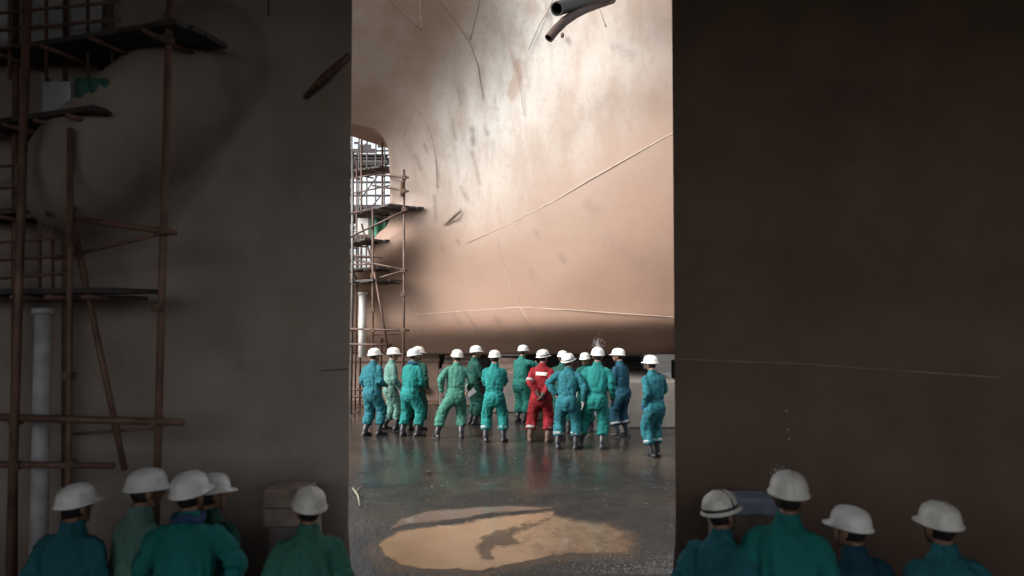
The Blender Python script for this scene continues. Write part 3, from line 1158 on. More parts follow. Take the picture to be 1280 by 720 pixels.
def person(px, yfeet=None, yaw=0, label='', col=None, H=1.0, feet=((-.13, 0), (.13, 0)), toes=(12, -12), lean=(4, 0), hands=None, poles=None, head=(0, 0),
           curl=.5, gloves=(None, None), bands=True, boots=None, hband=False, sleeve_band=False, scarf=None, near=None, group='workers in overalls and white helmets', hipshift=0., strip=False, twist=0.):
    col = col or C_TEAL
    boots = boots or BOOT
    if near is None:
        g0 = ground_at(px, yfeet)
        loc = Vector((g0.x, g0.y, 0))
        vox = .019
    else:
        loc = Vector((at(px, 500, near).x, near, LOW))
        vox = .013
    # person faces away from the camera along its own line of sight when yaw = 0
    root = empty('person', loc, R(yaw) - math.atan2(loc.x, loc.y))
    root.scale = (H, H, H)
    tag(root, label, 'person', group)
    # ---- skeleton
    l1, l2 = .41, .405
    an = [Vector((fx, fy, .095)) for fx, fy in feet]
    cx = (feet[0][0] + feet[1][0]) / 2 + hipshift
    cy = (feet[0][1] + feet[1][1]) / 2
    hz = 9
    for i, sx in ((0, -1), (1, 1)):
        h = math.hypot(an[i].x - (cx + sx * .09), an[i].y - cy)
        hz = min(hz, .095 + math.sqrt(max((l1 + l2 - .012)**2 - h * h, .2)))
    P = Vector((cx, cy, hz))
    Rm = Matrix.Rotation(R(lean[1]), 3, 'Y') @ Matrix.Rotation(-R(lean[0]), 3, 'X') @ Matrix.Rotation(R(twist), 3, 'Z')
    sp = lambda x, y, z: P + Rm @ Vector((x, y, z * 1.07))
    lateral, fwdv, upv = Rm @ Vector((1, 0, 0)), Rm @ Vector((0, 1, 0)), Rm @ Vector((0, 0, 1))
    hip = [sp(-.09, 0, -.02), sp(.09, 0, -.02)]
    kn = []
    for i in (0, 1):
        k, b = ik(hip[i], an[i], l1, l2, (R(toes[i]) and -math.sin(R(toes[i])) * 1.0, 1, 0))
        kn.append(k)
    sh = [sp(-.172, 0, .458), sp(.172, 0, .458)]
    hands = hands or [(-.24, .06, .0), (.24, .06, .0)]
    poles = poles or [(-.5, -1, -.1), (.5, -1, -.1)]
    el, wr = [], []
    for i in (0, 1):
        e, w = ik(sh[i], sp(*hands[i]), .285, .255, Rm @ Vector(poles[i]))
        el.append(e)
        wr.append(w)
    Hm = Rm @ Matrix.Rotation(R(head[0]), 3, 'Z') @ Matrix.Rotation(-R(head[1]), 3, 'X')
    nk = sp(0, .0, .545)
    hc = nk + Rm @ Vector((0, .015, .05)) + Hm @ Vector((0, .025, .085))
    HP = lambda x, y, z: hc + Hm @ Vector((x, y, z))

    def ell(c, rx, ry, n=20, power=2.4):
        r = []
        for j in range(n):
            a = 2 * math.pi * j / n
            ca, sa = math.cos(a), math.sin(a)
            x = rx * math.copysign(abs(ca)**(2 / power), ca)
            y = ry * math.copysign(abs(sa)**(2 / power), sa)
            r.append(c + lateral * x + fwdv * y)
        return r
    # ---- body (one continuous skin surface, mostly inside the overalls)
    b = MB()
    b.rings([ell(sp(0, 0, z), rx, ry, 16) for z, rx, ry in ((-.09, .08, .07), (0, .13, .095), (.12, .12, .085), (.3, .14, .09), (.42, .14, .08), (.5, .08, .06), (.56, .052, .055), (.60, .05, .053))])
    b.tube([sp(0, -.005, .5), nk, hc + Hm @ Vector((0, -.02, -.05))], [.06, .053, .052], 12)
    hr = []
    for z, rx, ry, oy in ((-.118, .02, .022, .045), (-.105, .04, .042, .04), (-.08, .054, .068, .02), (-.045, .066, .085, .005), (0, .074, .094, 0), (.04, .077, .098, -.003), (.08, .07, .088, -.005), (.108, .045, .058, -.005), (.12, .015, .02, -.005)):
        hr.append([HP(rx * math.cos(2 * math.pi * j / 16), oy + ry * math.sin(2 * math.pi * j / 16), z) for j in range(16)])
    b.rings(hr)
    b.tube([HP(0, .088, .02), HP(0, .108, -.012), HP(0, .112, -.028), HP(0, .09, -.036)], [.01, .013, .016, .01], 8)   # nose
    b.tube([HP(-.028, .082, -.062), HP(0, .094, -.06), HP(.028, .082, -.062)], [.007, .011, .007], 8)                    # lips
    for s in (-1, 1):
        b.ball(HP(s * .078, -.005, -.012), .012, .024, .034, 10, 7, Hm)
        b.tube([HP(s * .012, .088, .026), HP(s * .045, .078, .026)], [.01, .008], 8)                                     # brow
    for i, s in ((0, -1), (1, 1)):
        pp, rr = lerp_pts([sh[i] - lateral * s * .03, el[i], wr[i]], [.05, .038, .028])
        b.tube(pp, rr, 10)
        pp, rr = lerp_pts([hip[i], kn[i], an[i]], [.08, .055, .042])
        b.tube(pp, rr, 10)
        f = (wr[i] - el[i]).normalized()
        sd_ = Vector((0, 1, .2)) if abs(f.z) > .6 else Vector((0, 0, 1))
        sd_ = (sd_ - f * sd_.dot(f)).normalized()
        nm = f.cross(sd_) * (1 if s > 0 else -1)
        if nm.dot(lateral) * s > 0:
            nm = -nm
        add_hand(b, wr[i] + f * .01, f, sd_, nm, 1.0, curl)
        tf = Vector((-math.sin(R(toes[i])), math.cos(R(toes[i])), 0))
        b.tube([an[i] - tf * .04 - Vector((0, 0, .04)), an[i] + tf * .1 - Vector((0, 0, .055))], [.035, .03], 10)
        if gloves[i]:
            gm = MB()
            add_hand(gm, wr[i] + f * .01, f, sd_, nm, 1.28, curl)
            gm.tube([wr[i] - f * .05, wr[i] + f * .03], [.047, .038], 12)
            link_mesh(remeshed(gm, 'glove', .008, 2), 'glove', gloves[i], root)
    link_mesh(remeshed(b, 'body', .0125 if near is None else .0095, 1), 'body', SKIN, root)
    e = MB()
    for s in (-1, 1):
        e = MB()
        e.ball(HP(s * .031, .083, .008), .013, .008, .008, 10, 6, Hm)
        e.build('eye', EYE, root)
    h = MB()
    h.rings([[HP(rx * math.cos(a), oy + ry * math.sin(a), z) for a in [math.pi * (.93 + 1.14 * j / 17) for j in range(18)]] + [HP(rx * .8 * math.cos(a), oy + ry * .8 * math.sin(a), z) for a in [math.pi * (.93 + 1.14 * (17 - j) / 17) for j in range(18)]]
             for z, rx, ry, oy in ((-.065, .056, .078, -.004), (-.03, .073, .096, -.004), (.0, .08, .103, -.004), (.05, .081, .104, -.004), (.08, .073, .094, -.004))])
    h.build('hair', HAIR, root)
    # ---- overalls
    o = MB()
    o.rings([ell(sp(0, dy, z), rx, ry) for z, rx, ry, dy in ((-.19, .09, .08, -.01), (-.12, .165, .125, -.012), (-.05, .178, .142, -.015), (.02, .176, .138, -.012), (.065, .166, .124, -.005), (.09, .16, .12, 0), (.115, .172, .13, 0), (.2, .178, .134, -.002), (.3, .184, .134, -.006), (.4, .184, .124, -.01), (.455, .15, .104, -.012), (.495, .11, .085, -.008), (.525, .08, .075, 0), (.555, .068, .07, .004), (.585, .069, .071, .006))])
    for i, s in ((0, -1), (1, 1)):
        pp, rr = lerp_pts([sh[i] - lateral * s * .06 - upv * .005, sh[i] + (el[i] - sh[i]) * .12, sh[i].lerp(el[i], .55), el[i], el[i].lerp(wr[i], .5), wr[i]], [.055, .067, .064, .06, .054, .046])
        o.tube(pp, rr, 14)
        bot = kn[i].lerp(an[i], .64)
        pp, rr = lerp_pts([hip[i] + upv * .06, hip[i] - Vector((0, 0, .08)), hip[i].lerp(kn[i], .6), kn[i], kn[i].lerp(an[i], .35), bot], [.09, .116, .108, .098, .096, .092])
        o.tube(pp, rr, 16)
    me = remeshed(o, 'overalls', vox, 4)
    n = len(me.vertices)
    co = np.empty(n * 3)
    no = np.empty(n * 3)
    me.vertices.foreach_get('co', co)
    me.vertices.foreach_get('normal', no)
    co, no = co.reshape(-1, 3), no.reshape(-1, 3)
    seed = Vector((random.uniform(0, 50), random.uniform(0, 50), random.uniform(0, 50)))
    J = [np.array(q) for q in (kn[0], kn[1], el[0], el[1], (P + upv * .14), an[0] + Vector((0, 0, .2)), an[1] + Vector((0, 0, .2)), hip[0], hip[1])]
    wj = np.zeros(n)
    for q in J:
        wj = np.maximum(wj, np.exp(-(np.linalg.norm(co - q, axis=1) / .16)**2))
    dsp = np.empty(n)
    for i in range(n):
        p = Vector(co[i])
        a1 = noise.noise(Vector((p.x * 8, p.y * 8, p.z * 19 + p.x * 5)) + seed)
        a2 = noise.noise(Vector((p.x * 15, p.y * 15, p.z * 4.5)) + seed)
        a3 = noise.noise(p * 34 + seed)
        dsp[i] = (1 - 2.4 * abs(a1)) * (.004 + .02 * wj[i]) + (1 - 2.2 * abs(a2)) * .011 + a3 * .002 - .006
    co = co + no * dsp[:, None]
    me.vertices.foreach_set('co', co.ravel())
    me.update()
    ov = link_mesh(me, 'overalls', col, root)
    # ---- boots, bands
    for i in (0, 1):
        tf = Vector((-math.sin(R(toes[i])), math.cos(R(toes[i])), 0))
        td = Vector((tf.y, -tf.x, 0))
        bt = MB()
        shaft = an[i].lerp(kn[i], .52)
        pp, rr = lerp_pts([an[i] - Vector((0, 0, .045)), an[i] + Vector((0, 0, .03)), an[i].lerp(kn[i], .3), shaft], [.052, .056, .062, .066])
        bt.tube(pp, rr, 14)
        rs = []
        for d, w, zz in ((-.085, .02, .045), (-.07, .036, .06), (-.02, .043, .085), (.05, .042, .08), (.1, .048, .06), (.15, .046, .05), (.18, .03, .04), (.19, .012, .03)):
            c = Vector((an[i].x, an[i].y, 0)) + tf * d
            rs.append([c + td * w * math.cos(2 * math.pi * j / 14) + Vector((0, 0, .012 + zz * (.5 + .5 * math.sin(2 * math.pi * j / 14)))) for j in range(14)])
        bt.rings(rs)
        bo = link_mesh(remeshed(bt, 'boot', .013, 2), 'boot', boots, root)
        so = MB()
        out = [(-.09, 0), (-.08, .03), (-.03, .04), (.04, .038), (.1, .048), (.15, .046), (.185, .03), (.197, 0)]
        out = out + [(x, -y) for x, y in reversed(out[1:-1])]
        c = Vector((an[i].x, an[i].y, 0))
        so.rings([[c + tf * x + td * y + Vector((0, 0, z)) for x, y in out] for z in (.002, .022)])
        so.build('sole', SOLE, bo, False)
        if bands:
            d = (an[i] - kn[i])
            a, bb = kn[i] + d * .46, kn[i] + d * .58
            rb = MB()
            rb.tube([a, a.lerp(bb, .5), bb], [.103, .105, .103], 20)
            rbo = rb.build('reflective_band', BAND, root)
        if sleeve_band:
            a, bb = sh[i].lerp(el[i], .84), sh[i].lerp(el[i], .98)
            rb = MB()
            rb.tube([a, bb], [.082, .08], 18)
            rb.build('reflective_band', BAND, root)
    # ---- helmet
    hm = MB()
    rs = []
    NA = 36
    prof = [(.0, 1.0), (.25, .985), (.5, .93), (.7, .83), (.85, .66), (.94, .45), (.985, .22), (1.0, .04)]

    def hp(a, k, z, ext=0, dz=0):
        rx, ry = .113 * k + ext * abs(1), .136 * k + ext
        x, y = rx * math.cos(a), ry * math.sin(a)
        return HP(x, y - .004, .035 + z + dz)
    for j in range(1):
        pass
    inner = [hp(2 * math.pi * j / NA, .93, -.004) for j in range(NA)]
    brim = []
    brimb = []
    for j in range(NA):
        a = 2 * math.pi * j / NA
        fr = max(0, math.sin(a))
        ext = .014 + .042 * fr**2.5
        dz = -.012 - .012 * fr**2 + .0
        brim.append(hp(a, 1.0, 0, ext, dz))
        brimb.append(hp(a, 1.0, 0, ext - .002, dz - .006))
    rs = [inner, brimb, brim]
    for z, k in prof:
        ring = []
        for j in range(NA):
            a = 2 * math.pi * j / NA
            p = hp(a, k * (1.0 if z else 1.01), z * .118)
            loc2 = Hm.inverted() @ (p - hc)
            rid = .006 * math.exp(-(loc2.x / .014)**2) * (1 if z > .3 else 0)
            rid += .004 * math.exp(-((abs(loc2.x) - .05) / .01)**2) * (1 if z > .5 else 0)
            ring.append(p + Hm @ Vector((0, 0, rid)))
        rs.append(ring)
    hm.rings(rs, False)
    hm.add(rs[-1], [tuple(range(NA))])
    ho = hm.build('helmet', HELMS[int(abs(px) + H * 100) % 3], root)
    if hband:
        hb = MB()
        hb.rings([[hp(2 * math.pi * j / NA, k, z) for j in range(NA)] for k, z in ((1.02, .006), (1.03, .012), (1.02, .026))], False)
        hb.build('dark_band', HBAND, ho)
        hb = MB()
        pts = [HP(.118 * math.cos(a) * 1.0, .02 - .03 * math.cos(a), .04 + .118 * math.sin(a)) for a in [math.pi * j / 14 for j in range(15)]]
        hb.tube(pts, .006, 6)
        hb.build('strap', HBAND, ho)
    st_ = MB()
    for s in (-1, 1):
        st_.tube([HP(s * .085, .02, .035), HP(s * .072, .035, -.06), HP(s * .03, .06, -.118), HP(0, .062, -.125)], .005, 6)
    st_.build('chin_strap', HBAND, ho)
    if scarf:
        s_ = MB()
        s_.tube([nk + Rm @ Vector((.085 * math.cos(a), .09 * math.sin(a) + .005, -.005 + .012 * math.sin(3 * a))) for a in [2 * math.pi * j / 20 for j in range(21)]], .026, 8)
        s_.build('scarf', scarf, root)
    if strip:
        bv = BVHTree.FromPolygons([Vector(c) for c in co], [tuple(p.vertices) for p in me.polygons])
        nx, nz_ = 16, 5
        vs, ok = [], True
        for jz in range(nz_):
            for ix in range(nx):
                x = -.105 + .21 * ix / (nx - 1)
                z = .355 + .06 * jz / (nz_ - 1)
                o_ = sp(x, -.4, z)
                hit = bv.ray_cast(o_, fwdv)
                q = hit[0] if hit[0] else sp(x, -.13, z)
                vs.append(q - fwdv * .004)
        t = MB()
        t.add(vs, [(j * nx + i, j * nx + i + 1, (j + 1) * nx + i + 1, (j + 1) * nx + i) for j in range(nz_ - 1) for i in range(nx - 1)])
        m = mat('back_print_white', (.75, .66, .6), .7, var=.5, vscale=55, dirt=(.5, .06, .06), dirt_amt=.8, dirt_scale=38, bump=0)
        t.build('back_print', m, root)
    return root


W = GLOVEW
# ---- main row, left to right
person(464, 545, -38, 'leftmost worker of the far row in faded blue teal overalls looking right', C_BLUE, feet=((-.11, -.06), (.12, .1)), toes=(0, -20), lean=(3, 0), hands=[(-.2, .1, .02), (.17, .2, .12)], poles=[(-.2, -1, -.2), (.2, -1, -.2)], head=(-18, -8), bands=False)
person(487, 538, -76, 'slim worker in washed grey green overalls and white cotton gloves facing right', C_WASH, .99, feet=((-.1, -.08), (.1, .12)), toes=(0, -10), lean=(2, 0), hands=[(-.18, .26, .04), (.2, .16, .0)], gloves=(W, W), head=(-14, -4), bands=False)
person(519, 538, -30, 'worker almost hidden behind the broad teal worker, only his helmet showing', C_DARK, lean=(6, 0), head=(-40, -5), bands=False)
person(511, 546, -30, 'broad worker in bright teal overalls with navy scarf turned away beside the stern', C_TEAL, 1.0, feet=((-.15, 0), (.17, .05)), toes=(10, -35), lean=(7, 2), hands=[(-.12, .26, .08), (.14, .26, .12)], poles=[(-.4, -1, -.3), (.4, -1, -.3)], head=(-25, -14), scarf=SCARF, bands=False, twist=-8)
person(591, 531, -70, 'worker in dark green overalls standing behind the leaning washed green worker', C_DARK, .99, lean=(4, 0), hands=[(-.15, .28, .08), (.1, .33, .1)], gloves=(None, None), head=(-10, -8), bands=False)
person(562, 548, 3, 'worker in washed pale green overalls standing with legs wide apart and leaning', C_PALE, 1.02, feet=((-.24, .0), (.22, -.04)), toes=(22, -8), lean=(9, 3), hipshift=.12, hands=[(-.27, .03, .04), (.27, .2, .1)], poles=[(-.7, -1, 0), (.7, -1, 0)], head=(8, -14), bands=False)
person(618, 553, -3, 'worker in saturated teal overalls seen squarely from behind with arms folded', C_TEAL, 1.0, feet=((-.17, 0), (.17, .0)), toes=(15, -18), lean=(1, 0), hands=[(.04, .22, .2), (-.02, .25, .17)], poles=[(-1, -.25, -.4), (1, -.25, -.4)], head=(-8, -2))
person(650, 528, -38, 'worker in dull green overalls farther back with arms raised towards the block', C_GREEN, .99, feet=((-.08, 0), (.08, .06)), toes=(0, -12), lean=(5, 0), hands=[(-.12, .34, .36), (.14, .4, .42)], head=(-10, -4), bands=False)
person(674, 553, -6, 'worker in red overalls with hands clasped behind his back, striped helmet', C_RED, 1.01, feet=((-.18, 0), (.16, .0)), toes=(14, -16), lean=(4, 3), hipshift=.04, hands=[(-.05, -.17, .05), (.06, -.18, .03)], poles=[(-1, -.5, 0), (1, -.5, 0)], head=(-38, -12), gloves=(GLOVED, GLOVED), bands=True, boots=BOOTBR, hband=True, sleeve_band=True, strip=True, group='workers in overalls and white helmets')
person(703, 541, -10, 'worker hidden between the red worker and his neighbour, only helmet showing', C_DARK, .96, lean=(6, 0), head=(20, -5), bands=False)
person(708, 562, -8, 'stooped worker in blue teal overalls with one hand on hip and a hanging grey glove', C_BLUE, .99, feet=((-.16, 0), (.17, .03)), toes=(10, -20), lean=(10, 2), hands=[(-.2, -.06, .08), (.3, .05, .0)], poles=[(-1, -.3, .1), (1, -.5, 0)], head=(-28, -24), gloves=(None, W), bands=True, hband=True)
person(733, 538, 150, 'worker in green overalls facing the camera behind the wide legged worker', C_GREEN, .93, lean=(2, 0), head=(12, 0), bands=False)
person(740, 561, -4, 'tall wide legged worker in deep teal overalls under the water splash', C_TEAL, 1.06, feet=((-.2, .04), (.17, -.03)), toes=(16, -10), lean=(4, 2), hipshift=.09, hands=[(-.27, .14, .05), (.28, .1, .0)], head=(6, -6), gloves=(None, GLOVED), bands=False)
person(779, 546, 55, 'worker in dark blue overalls facing left in the shade under the hull', C_DEEP, 1.0, feet=((-.12, .05), (.13, 0)), lean=(5, 0), hands=[(-.16, .24, .08), (.16, .26, .08)], head=(24, -8))
person(819, 572, 36, 'rightmost worker of the far row in light blue teal overalls with bent right arm', C_BLUE, .99, feet=((-.07, 0), (.09, .05)), toes=(8, -10), lean=(3, -2), hands=[(-.19, .04, .02), (.22, .3, .14)], poles=[(-.2, -1, 0), (.6, -1, 0)], head=(16, -6), gloves=(SCARF, None), bands=True, hband=False)


# paper in hands
p = ground_at(585, 531)
t = MB()
q = at(587, 487, p.y - .35)
t.box(-.1, .1, -.004, .004, -.14, .14)
o = t.build('paper_sheet', mat('white_paper', (.75, .74, .72), .8, bump=0), smooth=False)
o.location = q
o.rotation_euler = (R(10), R(-35), R(20))
tag(o, 'white paper sheet held beside the hip of the leaning washed green worker', 'paper')

# ---- near workers in the shade, standing on the lower floor
NG = 'nearer workers standing in the shade'
person(88, None, -38, 'dim blue teal worker before the pale prop, leftmost of the nearer workers', C_BLUE, .95, near=4.75, hands=[(-.2, .1, .02), (.17, .2, .12)], head=(-18, -8), bands=False, group=NG)
person(170, None, -62, 'dim grey green worker in profile between two nearer workers at the left', C_WASH, .99, near=4.9, hands=[(-.18, .26, .04), (.2, .16, .0)], gloves=(W, W), head=(-14, -4), bands=False, group=NG)
person(256, None, -30, 'shaded worker mostly hidden behind the broad nearer worker with navy scarf', C_DARK, .95, near=5.05, lean=(6, 0), head=(-40, -5), bands=False, group=NG)
person(230, None, -12, 'broad nearer worker in dark teal overalls with navy scarf by the scaffold', C_TEAL, 1.0, near=4.7, lean=(7, 2), hands=[(-.16, .22, .06), (.2, .2, .1)], poles=[(-1, -.6, 0), (1, -.6, 0)], head=(-25, -14), scarf=SCARF, bands=False, group=NG)
person(384, None, 3, 'nearer worker in washed green overalls beside the edge of the dark plating', C_PALE, .94, near=4.75, lean=(6, 2), feet=((-.2, 0), (.2, 0)), head=(8, -14), bands=False, group=NG)
person(896, None, -8, 'nearer stooped worker in blue teal overalls with a banded helmet', C_BLUE, .95, near=4.55, lean=(13, 0), hands=[(-.18, .1, .08), (.18, .12, .0)], head=(-28, -18), hband=True, bands=False, group=NG)
person(978, None, -4, 'tall nearer worker in dark teal overalls at right under drops of water', C_TEAL, 1.03, near=4.5, lean=(4, 2), head=(6, -6), bands=False, group=NG)
person(1072, None, 38, 'nearer worker in deep blue overalls facing left in the darkest shade', C_DEEP, .92, near=4.4, lean=(5, 0), head=(24, -8), bands=False, group=NG)
person(1184, None, 24, 'nearer worker farthest right in blue teal overalls with a wide helmet brim', C_BLUE, .95, near=4.3, lean=(3, -2), head=(16, -6), bands=False, group=NG)


# water drops splashing on helmets
def splash(c, s, label):
    t = MB()
    rr = random.Random(int(c.x * 100))
    for i in range(130):
        a = rr.uniform(0, 6.28)
        h = abs(rr.gauss(0, .075)) * s
        r = abs(rr.gauss(0, .06)) * s
        k = rr.uniform(.0012, .004) * (s**.5)
        t.ball(c + Vector((r * math.cos(a), r * math.sin(a), h)), k, k, k * 1.4, 6, 4)
    for i in range(int(7 * s)):
        h = rr.uniform(0, .5)
        k = rr.uniform(.0015, .003)
        t.ball(c + Vector((.12 * h + rr.gauss(0, .015), 0, h)), k, k, k * 3, 5, 4)
    m = bpy.data.materials.get('water_drop') or bpy.data.materials.new('water_drop')
    m.use_nodes = True
    bs = m.node_tree.nodes['Principled BSDF']
    bs.inputs['Base Color'].default_value = (.85, .87, .88, 1)
    bs.inputs['Roughness'].default_value = .1
    o = t.build('water_splash', m)
    tag(o, label, 'water drops', kind='stuff')


splash(at(747, 434, 13.2), 1.0, 'white water drops bursting on the helmet of the tall worker')
splash(at(977, 598, 4.5), .5, 'small water drops bursting on the nearer helmet at right')


# ================================================================== ADDED NEAR DARK PLATING LEFT AND RIGHT
def plate_material(name, c1, c2, rough):
    m = mat(name, c1, rough, var=.18, vscale=1.4, bump=.12, bscale=5, dirt=c2, dirt_amt=.7, dirt_scale=.9, spec=.3)
    return m


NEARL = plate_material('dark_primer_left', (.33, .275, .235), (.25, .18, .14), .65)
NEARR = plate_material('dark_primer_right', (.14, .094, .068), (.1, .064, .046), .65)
NY = 6.05


def near_block(side, m, label, swell=()):  # made-up plating, added to keep the sides dark and shaded
    root = empty('added_hull_section', (0, NY, LOW))
    tag(root, label, 'hull section', 'added dark hull sections in the foreground')
    org = Vector((0, NY, LOW))
    e = .203 / .9 * NY * 900 / 900  # inner edge half-width
    xe = 203 / F * NY
    # profile in plan: from the inner edge outward, gently bowed plating
    n, mz = 170, 150
    t = MB()
    H_ = 7.0
    xs = [xe + (7.5 - xe) * (i / (n - 1))**1.2 for i in range(n)]
    vs = []
    for j in range(mz):
        z = H_ * j / (mz - 1)
        for x in xs:
            dep = -.0 + .06 * math.sin((x - xe) * .7) * (1 if x < 5 else 1)
            bilge = .5 * max(0, 1 - z / 1.3)**2
            for (A, ra), (B, rb) in zip(swell[:-1], swell[1:]):
                vx, vz = B.x - A.x, B.z - A.z
                tt = min(1, max(0, ((side * x - A.x) * vx + (z + LOW - A.z) * vz) / (vx * vx + vz * vz)))
                dm = math.hypot(side * x - A.x - tt * vx, z + LOW - A.z - tt * vz)
                r = ra + (rb - ra) * tt
                ay = A.y + (B.y - A.y) * tt - NY
                fy = ay - math.sqrt(r * r - dm * dm) if dm < r else ay + (dm - r) * 2
                hh = min(1, max(0, .5 + .5 * (dep - fy) / .3))
                dep = dep * (1 - hh) + fy * hh - .3 * hh * (1 - hh)
            vs.append((side * x, dep + bilge, z))
    q = [(j * n + i, j * n + i + 1, (j + 1) * n + i + 1, (j + 1) * n + i) for j in range(mz - 1) for i in range(n - 1)]
    if side < 0:
        q = [tuple(reversed(k)) for k in q]
    t.add(vs, q)
    t.build('shell_plating', m, root)
    # edge web and frames behind the plating, leaning outward
    t = MB()
    for k, xx in enumerate((xe,)):
        t.add([(side * xx, .012, 0), (side * (xx + .42), .95, 0), (side * (xx + .42), .95, H_), (side * xx, .012, H_), (side * (xx + .03), .012, 0), (side * (xx + .45), .95, 0), (side * (xx + .45), .95, H_), (side * (xx + .03), .012, H_)],
              [(0, 1, 2, 3), (4, 7, 6, 5), (0, 3, 7, 4), (1, 5, 6, 2), (0, 4, 5, 1), (3, 2, 6, 7)])
    t.build('frame', m, root, False)
    return root, org


rl, ol = near_block(-1, NEARL, 'added near dark brown hull section at left behind the scaffold and shaded workers', [(at(270, 95, 6.35), .58), (at(235, 125, 6.2), .55), (at(185, 165, 6.03), .52), (at(135, 203, 5.9), .48), (at(100, 228, 5.85), .44)])
rr_, orr = near_block(1, NEARR, 'added near almost black brown hull section at right with one long weld seam')
def nd(x):
    return NY + .06 * math.sin((abs(x) - 203 / F * NY) * .7) - .006


def near_seam(pts, r, root, org, m):
    P = []
    for (x0, y0), (x1, y1) in zip(pts[:-1], pts[1:]):
        for k in range(12):
            px, py = x0 + (x1 - x0) * k / 12, y0 + (y1 - y0) * k / 12
            Y = NY
            for _ in range(4):
                Y = nd(at(px, py, Y).x)
            P.append(at(px, py, Y) - org)
    t = MB()
    t.tube(P, r, 6)
    t.build('weld_seam', m, root)


near_seam([(844, 449), (1000, 455), (1130, 464), (1262, 473)], .011, rr_, orr, mat('dim_weld_pale', (.24, .175, .14), .6))
t = MB()
t.tube([at(240, 458, NY + .06) - ol, at(340, 468, NY + .06) - ol, at(436, 461, NY - .01) - ol], .007, 6)
t.build('weld_seam', mat('dim_weld', (.16, .12, .1), .6), rl)
t = MB()
t.tube([at(380, 122, NY - .02) - ol, at(405, 97, NY - .05) - ol, at(436, 68, NY - .03) - ol], [.02, .035, .02], 8)
t.build('lug', RUST, rl)
t = MB()
t.tube([at(335, -40, NY) - ol, at(335, 20, NY) - ol], [.006, .006], 6)
t.build('weld_seam', RUST, rl)


def near_scaffold():
    org = Vector((at(120, 500, 5.4).x, 5.4, LOW))
    root = empty('scaffold_tower', org)
    tag(root, 'near dim scaffold with dark decks in front of the left hull section', 'scaffold')
    M = mat('scaffold_tube_dull', (.17, .095, .07), .6, metal=.2, var=.4, vscale=5)

    def T(name, a, b, r=.024, m=M):
        t = MB()
        t.tube([at(*a) - org, at(*b) - org], r, 10)
        return t.build(name, m, root)

    def std(px, top, Y, r=.026, bot=700, px2=None):
        a = at(px, top, Y) - org
        b = at(px2 or px, bot, Y) - org
        t = MB()
        t.tube([(b.x, b.y, 0), (a.x, a.y, a.z)], r, 10)
        return t.build('standard', M, root)
    std(214, -60, 5.3, .027, 560, 194)
    std(36, -60, 5.25, .03, 600, 14)
    std(88, 160, 5.3, .022)
    std(20, -60, 5.9)
    std(82, -60, 5.95, .02)
    T('ledger', (96, 274, 5.35), (220, 291, 5.25))
    T('ledger', (70, 323, 5.5), (205, 291, 5.3), .016)
    T('ledger', (-60, 520, 5.3), (229, 528, 5.25), .028)
    T('ledger', (-60, 580, 5.3), (142, 582, 5.28), .024)
    T('ledger', (80, 543, 5.4), (190, 536, 5.35), .013)
    T('brace', (96, 300, 5.4), (156, 588, 5.25), .022)
    T('brace', (60, 100, 5.6), (96, 300, 5.45), .02)
    for y in (205, 232, 262, 300, 322, 345):
        T('guard_rail', (-60, y + 8, 5.75), (78 + (y % 5) * 8, y - 3, 5.6), .012)
    for px in (50, 66):
        T('guard_post', (px, 190, 5.7), (px, 372, 5.7), .012)
    for y in (8, 30, 52):
        T('guard_rail', (-60, y + 14, 5.8), (150, y - 6, 5.5), .013)
    for px in (12, 58, 110, 140):
        T('guard_post', (px, -40, 5.75), (px, 100, 5.75), .013)

    def deck(a, b, w, n):
        A, B = at(*a) - org, at(*b) - org
        B = Vector((B.x, B.y, A.z))
        d = B - A
        M_ = Matrix.Translation(A) @ Matrix.Rotation(math.atan2(d.y, d.x), 4, 'Z')
        t = MB()
        for i in range(n):
            t.box(random.uniform(-.05, .02), d.length, -i * w / n - w / n * .88, -i * w / n, 0, .04, M_)
        o = t.build('deck', PLANK, root, False)
        t = MB()
        for k in range(5):
            xx = d.length * (k + .5) / 5
            t.tube([M_ @ Vector((xx, .05, -.03)), M_ @ Vector((xx, -w - .05, -.03))], .02, 6)
        t.build('transom', M, o)
    deck((218, 30, 5.2), (-80, 100, 6.0), .55, 4)
    deck((112, 138, 5.25), (-80, 190, 5.9), .45, 3)
    deck((132, 366, 5.2), (-80, 375, 5.7), .5, 3)
    deck((84, 262, 5.5), (-80, 275, 5.9), .4, 3)
    t = MB()
    for c in ((210, 50, 5.28), (204, 289, 5.28), (198, 384, 5.28), (196, 527, 5.27), (20, 526, 5.28), (86, 470, 5.3), (88, 580, 5.3), (20, 582, 5.28)):
        p = at(*c) - org
        t = MB()
        t.box(p.x - .035, p.x + .035, p.y - .04, p.y + .04, p.z - .03, p.z + .03)
        t.build('clamp', RUST, root, False, .008)
    return root


near_scaffold()
GREYT = mat('grey_sheet', (.4, .4, .41), .7, var=.35, vscale=2.5)


def hang_sheet(pxa, pya, pxb, pyb, Y, m, label, name='tarpaulin'):
    A, B = at(pxa, pyb, Y), at(pxb, pya, Y)
    n, k = 24, 14
    vs = []
    for j in range(k):
        for i in range(n):
            u, v = i / (n - 1), j / (k - 1)
            vs.append((A.x + (B.x - A.x) * u, Y + .02 * math.sin(u * 17 + v * 2) * (1 - v * .5), A.z + (B.z - A.z) * v + .03 * math.sin(u * 9) * (1 - v)))
    t = MB()
    t.add(vs, [(j * n + i, j * n + i + 1, (j + 1) * n + i + 1, (j + 1) * n + i) for j in range(k - 1) for i in range(n - 1)])
    o = t.build(name, m)
    s = o.modifiers.new('s', 'SOLIDIFY')
    s.thickness = .01
    tag(o, label, 'tarpaulin')


